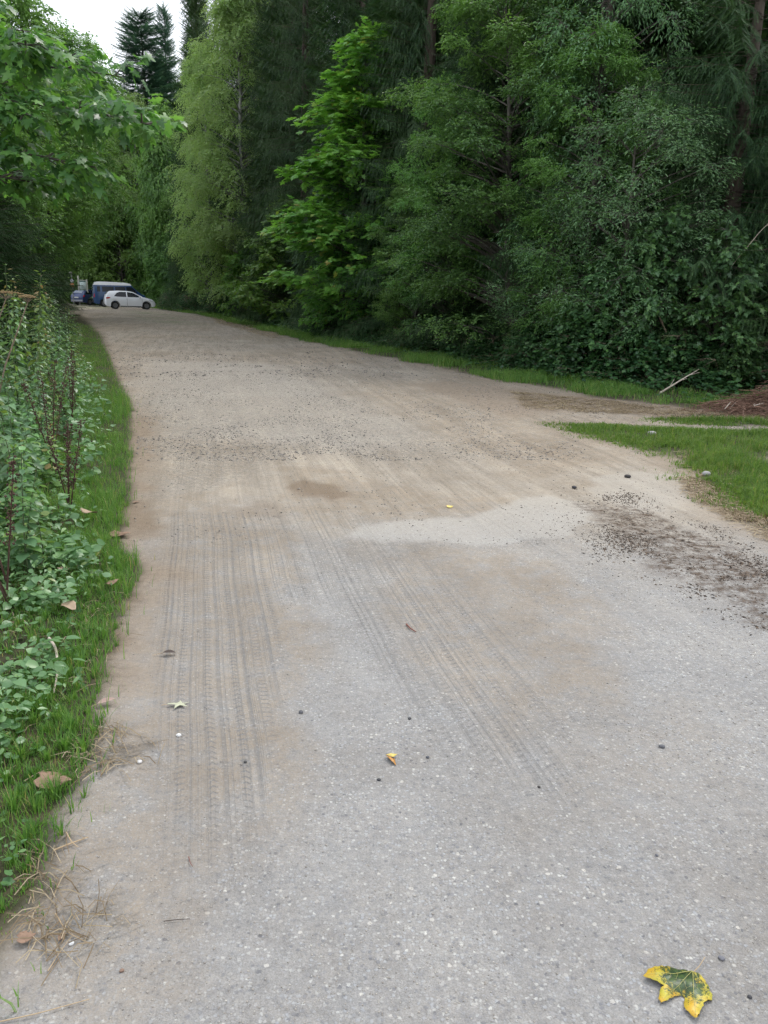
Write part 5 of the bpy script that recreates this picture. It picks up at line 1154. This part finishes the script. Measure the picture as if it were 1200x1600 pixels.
panel('door_seam', [(-.27, .30), (-.255, .30), (-.255, .97), (-.27, .97)], .004, M['black']); panel('door_seam', [(.93, .55), (.945, .55), (.945, .93), (.93, .93)], .004, M['black'])
panel('sill_trim', [(-.80, .21), (.86, .21), (.86, .27), (-.80, .27)], .006, M['black'])
top('rear_window', -1.88, -1.66, .012, M['glass'], .84); top('windscreen', .34, 1.02, .010, M['glass'], .9)
for s in (1, -1): box('wing_mirror', (.74, s*.93, 1.02), (.14, .18, .12), W_, bev=.04)
box('rear_bumper', (-1.975, 0, .36), (.10, 1.30, .16), M['black'], bev=.04); box('number_plate', (-2.035, 0, .62), (.02, .50, .11), M['plate']); box('grille', (2.05, 0, .42), (.04, .95, .16), M['black'])
# blue van with a high white roof
vp = [(-2.32, .42, 1.15, 1.50, .80, .80, .62), (-2.27, .32, 1.22, 1.92, .84, .82, .66), (-2.12, .28, 1.24, 2.16, .88, .86, .66), (-1.9, .26, 1.24, 2.21, .90, .88, .68), (-1.2, .25, 1.24, 2.22, .91, .89, .70), (.5, .25, 1.24, 2.17, .91, .89, .70), (.95, .25, 1.23, 2.09, .91, .88, .68), (1.10, .25, 1.22, 1.86, .91, .88, .72), (1.45, .25, 1.18, 1.55, .91, .88, .76),
      (1.85, .26, 1.10, 1.22, .90, .86, .76), (2.2, .28, .96, 1.06, .86, .80, .68), (2.36, .36, .74, .84, .78, .72, .6)]
t, panel, top, box, side = vehicle('parked_van', 'dark blue camper van with a white high roof parked behind the white hatchback', 'van', ground_pt(188, 73.5), rad(24), vp, (-1.45, 1.55), Bl, Cr, M['glass'], roof_split=1.92, wr=.33)
panel('window', [(-2.0, 1.34), (-1.72, 1.34), (-1.72, 1.80), (-1.95, 1.80)], .008, M['glass']); panel('window', [(-1.55, 1.34), (-.55, 1.34), (-.55, 1.80), (-1.55, 1.80)], .008, M['glass']); panel('window', [(-.42, 1.34), (.45, 1.34), (.45, 1.80), (-.42, 1.80)], .008, M['glass']); panel('window', [(.55, 1.32), (1.55, 1.28), (1.32, 1.55), (1.02, 1.80), (.55, 1.80)], .008, M['glass'])
panel('door_seam', [(-.49, .4), (-.475, .4), (-.475, 1.85), (-.49, 1.85)], .005, M['black']); panel('door_seam', [(.50, .4), (.515, .4), (.515, 1.85), (.50, 1.85)], .005, M['black']); panel('tail_light', [(-2.30, .85), (-2.22, .85), (-2.22, 1.15), (-2.28, 1.15)], .01, M['red'])
panel('door_handle', [(.58, 1.08), (.74, 1.08), (.74, 1.12), (.58, 1.12)], .02, M['black'])
top('windscreen', 1.12, 1.80, .012, M['glass'], .92); box('rear_window', (-2.31, 0, 1.55), (.03, 1.24, .52), M['glass'], bev=.02); box('rear_bumper', (-2.34, 0, .48), (.12, 1.66, .18), M['black'], bev=.04)
for s in (1, -1): box('wing_mirror', (1.35, s*1.02, 1.36), (.10, .20, .22), M['black'], bev=.03)
box('number_plate', (-2.37, 0, .84), (.02, .52, .11), M['plate'])
# violet-blue car seen from behind
pp = [(-2.10, .44, .78, .86, .70, .68, .56), (-2.06, .34, .90, 1.00, .80, .76, .60), (-1.95, .28, .97, 1.16, .84, .80, .62), (-1.65, .24, .99, 1.38, .86, .82, .60), (-1.2, .22, .97, 1.47, .87, .83, .60), (-.1, .20, .95, 1.49, .87, .84, .60), (.35, .2, .94, 1.42, .87, .84, .6), (.85, .2, .93, 1.17, .87, .83, .66), (1.15, .2, .92, 1.02, .87, .82, .70), (1.6, .22, .84, .92, .85, .79, .66), (1.98, .28, .66, .74, .76, .70, .55), (2.1, .38, .54, .60, .64, .6, .45)]
t, panel, top, box, side = vehicle('parked_car', 'violet blue estate car showing its rear, parked at the far left beside the blue van', 'car', ground_pt(146, 78.5), rad(66), pp, (-1.28, 1.32), Pu, Pu, M['glass'])
panel('window', [(-1.75, 1.06), (-1.0, 1.01), (-1.0, 1.40), (-1.35, 1.38)], .006, M['glass']); panel('window', [(-.92, 1.01), (-.1, 1.0), (-.1, 1.42), (-.92, 1.42)], .006, M['glass']); panel('window', [(0, 1.0), (.92, .98), (.35, 1.33), (0, 1.42)], .006, M['glass'])
top('rear_window', -1.96, -1.52, .012, plain('glass_painted_reflection', (.32, .36, .44), .25), .9); top('windscreen', .44, 1.10, .010, M['glass'], .9)  # pale grey of the rear glass is a reflection put into its colour
panel('tail_light', [(-2.05, .78), (-1.86, .84), (-1.86, .97), (-2.02, .94)], .01, M['red']); box('rear_bumper', (-2.08, 0, .46), (.12, 1.50, .22), plain('silver_bumper', (.38, .40, .48), .35), bev=.05); box('number_plate', (-2.125, 0, .72), (.02, .5, .11), M['plate'])
for s in (1, -1): box('wing_mirror', (.86, s*.94, 1.04), (.12, .18, .12), Pu, bev=.04)

# ================================================================== INFORMATION BOARD AND TRAIL MARKER
def bx(c_, d): 
    x, y, z = np.array(d)/2; V = np.array([(a*x, b*y, e*z) for a in (-1, 1) for b in (-1, 1) for e in (-1, 1)], float)+np.array(c_); return V, np.array([(0, 1, 3, 2), (4, 6, 7, 5), (0, 4, 5, 1), (2, 3, 7, 6), (0, 2, 6, 4), (1, 5, 7, 3)])
def board():
    Y = 77.0; xl, xr = at_y(124.4, 462, Y)[0], at_y(137, 462, Y)[0]; cx_ = (xl+xr)/2; wd = xr-xl; t = thing('information_board', 'green and white information board between two pale wooden posts at the far left', 'information board', (cx_, Y, zat(cx_, Y)), rad(8))
    m_post = plain('weathered_post', (.50, .50, .42), .8, scale=10)
    m_p = plain('pale_green_sheet', (.80, .92, .90), .4, var=.08); m_g = plain('dark_green_sheet', (.10, .22, .18), .5); m_w = plain('board_backing', (.30, .38, .32), .6)
    for s, h in ((-1, 2.75), (1, 2.42)):
        B = Bag(); pts = [(s*wd/2, 0, -.2), (s*wd/2, 0, h-.04), (s*wd/2, 0, h)]; B.add(*tube(pts, [.075, .07, .045], 10)); B.obj('post', m_post, t, True)
    z1 = 2.30; B = Bag(); B.add(*bx((0, -.012, 1.60), (wd-.16, .03, 1.36))); B.obj('panel', m_w, t)
    B = Bag(); B.add(*bx((0, -.035, 1.90), (wd-.22, .012, .72))); p = B.obj('map_sheet', m_p, t)
    B = Bag()
    for i in range(7): B.add(*bx((-.03+.02*(i % 3), -.044, 2.06-.07*i), ((wd-.42)*(.9-.12*(i % 3)), .004, .016)))
    B.obj('text_lines', m_g, p)
    B = Bag(); B.add(*bx((0, -.044, 2.205), (wd-.24, .006, .09))); B.obj('title_strip', m_g, p)
    B = Bag(); B.add(*bx((-.12, -.036, 1.20), (wd*.46, .012, .42))); B.obj('green_notice', m_g, t)
    B = Bag(); B.add(*bx((.27, -.036, 1.28), (wd*.26, .012, .28))); B.obj('small_notice', plain('grey_green_notice', (.32, .42, .36), .6), t)
    B = Bag(); B.add(*bx((0, 0, 2.34), (wd-.1, .06, .06))); B.obj('cross_rail', m_post, t)
board()
def marker():
    Y = 76.0; x, y, z = at_y(115, 470, Y); t = thing('trail_marker_post', 'thin grey marker post with a round white disc above a square orange plate', 'marker post', (x, y, zat(x, y)), rad(6))
    zt = at_y(113.5, 424, Y)[2]-t.location.z; zd = at_y(114.5, 439, Y)[2]-t.location.z; zo = at_y(114.5, 445.5, Y)[2]-t.location.z
    B = Bag(); B.add(*tube([(0, 0, -.2), (0, 0, zt)], [.035, .035], 10)); B.obj('post', plain('grey_metal_post', (.30, .31, .29), .5), t, True)
    a = np.linspace(0, 2*np.pi, 29)[:-1]; B = Bag(); n = 28
    V = np.array([(np.cos(q)*.16, -.05, zd+np.sin(q)*.18) for q in a]+[(np.cos(q)*.16, -.035, zd+np.sin(q)*.18) for q in a]+[(0, -.05, zd)]); B.add(V, [np.array([(2*n, q, (q+1) % n) for q in range(n)]), np.array([(q, n+q, n+(q+1) % n, (q+1) % n) for q in range(n)])]); B.obj('disc', plain('white_disc', (.72, .72, .76), .4), t)
    B = Bag(); B.add(*bx((-.02, -.045, zo), (.42, .02, .34))); pl_ = B.obj('orange_plate', plain('orange_plate', (.62, .22, .07), .5), t)
    B = Bag()
    for q in (-.07, .01, .08): B.add(*bx((0, -.058, zo+q), (.26, .004, .022)))
    B.obj('plate_lines', plain('dark_print', (.12, .06, .04), .6), pl_)
    B = Bag(); B.add(*bx((-.05, -.045, zt-.16), (.26, .02, .20))); B.obj('top_plate', plain('dull_grey_plate', (.28, .27, .24), .6), t)
marker()
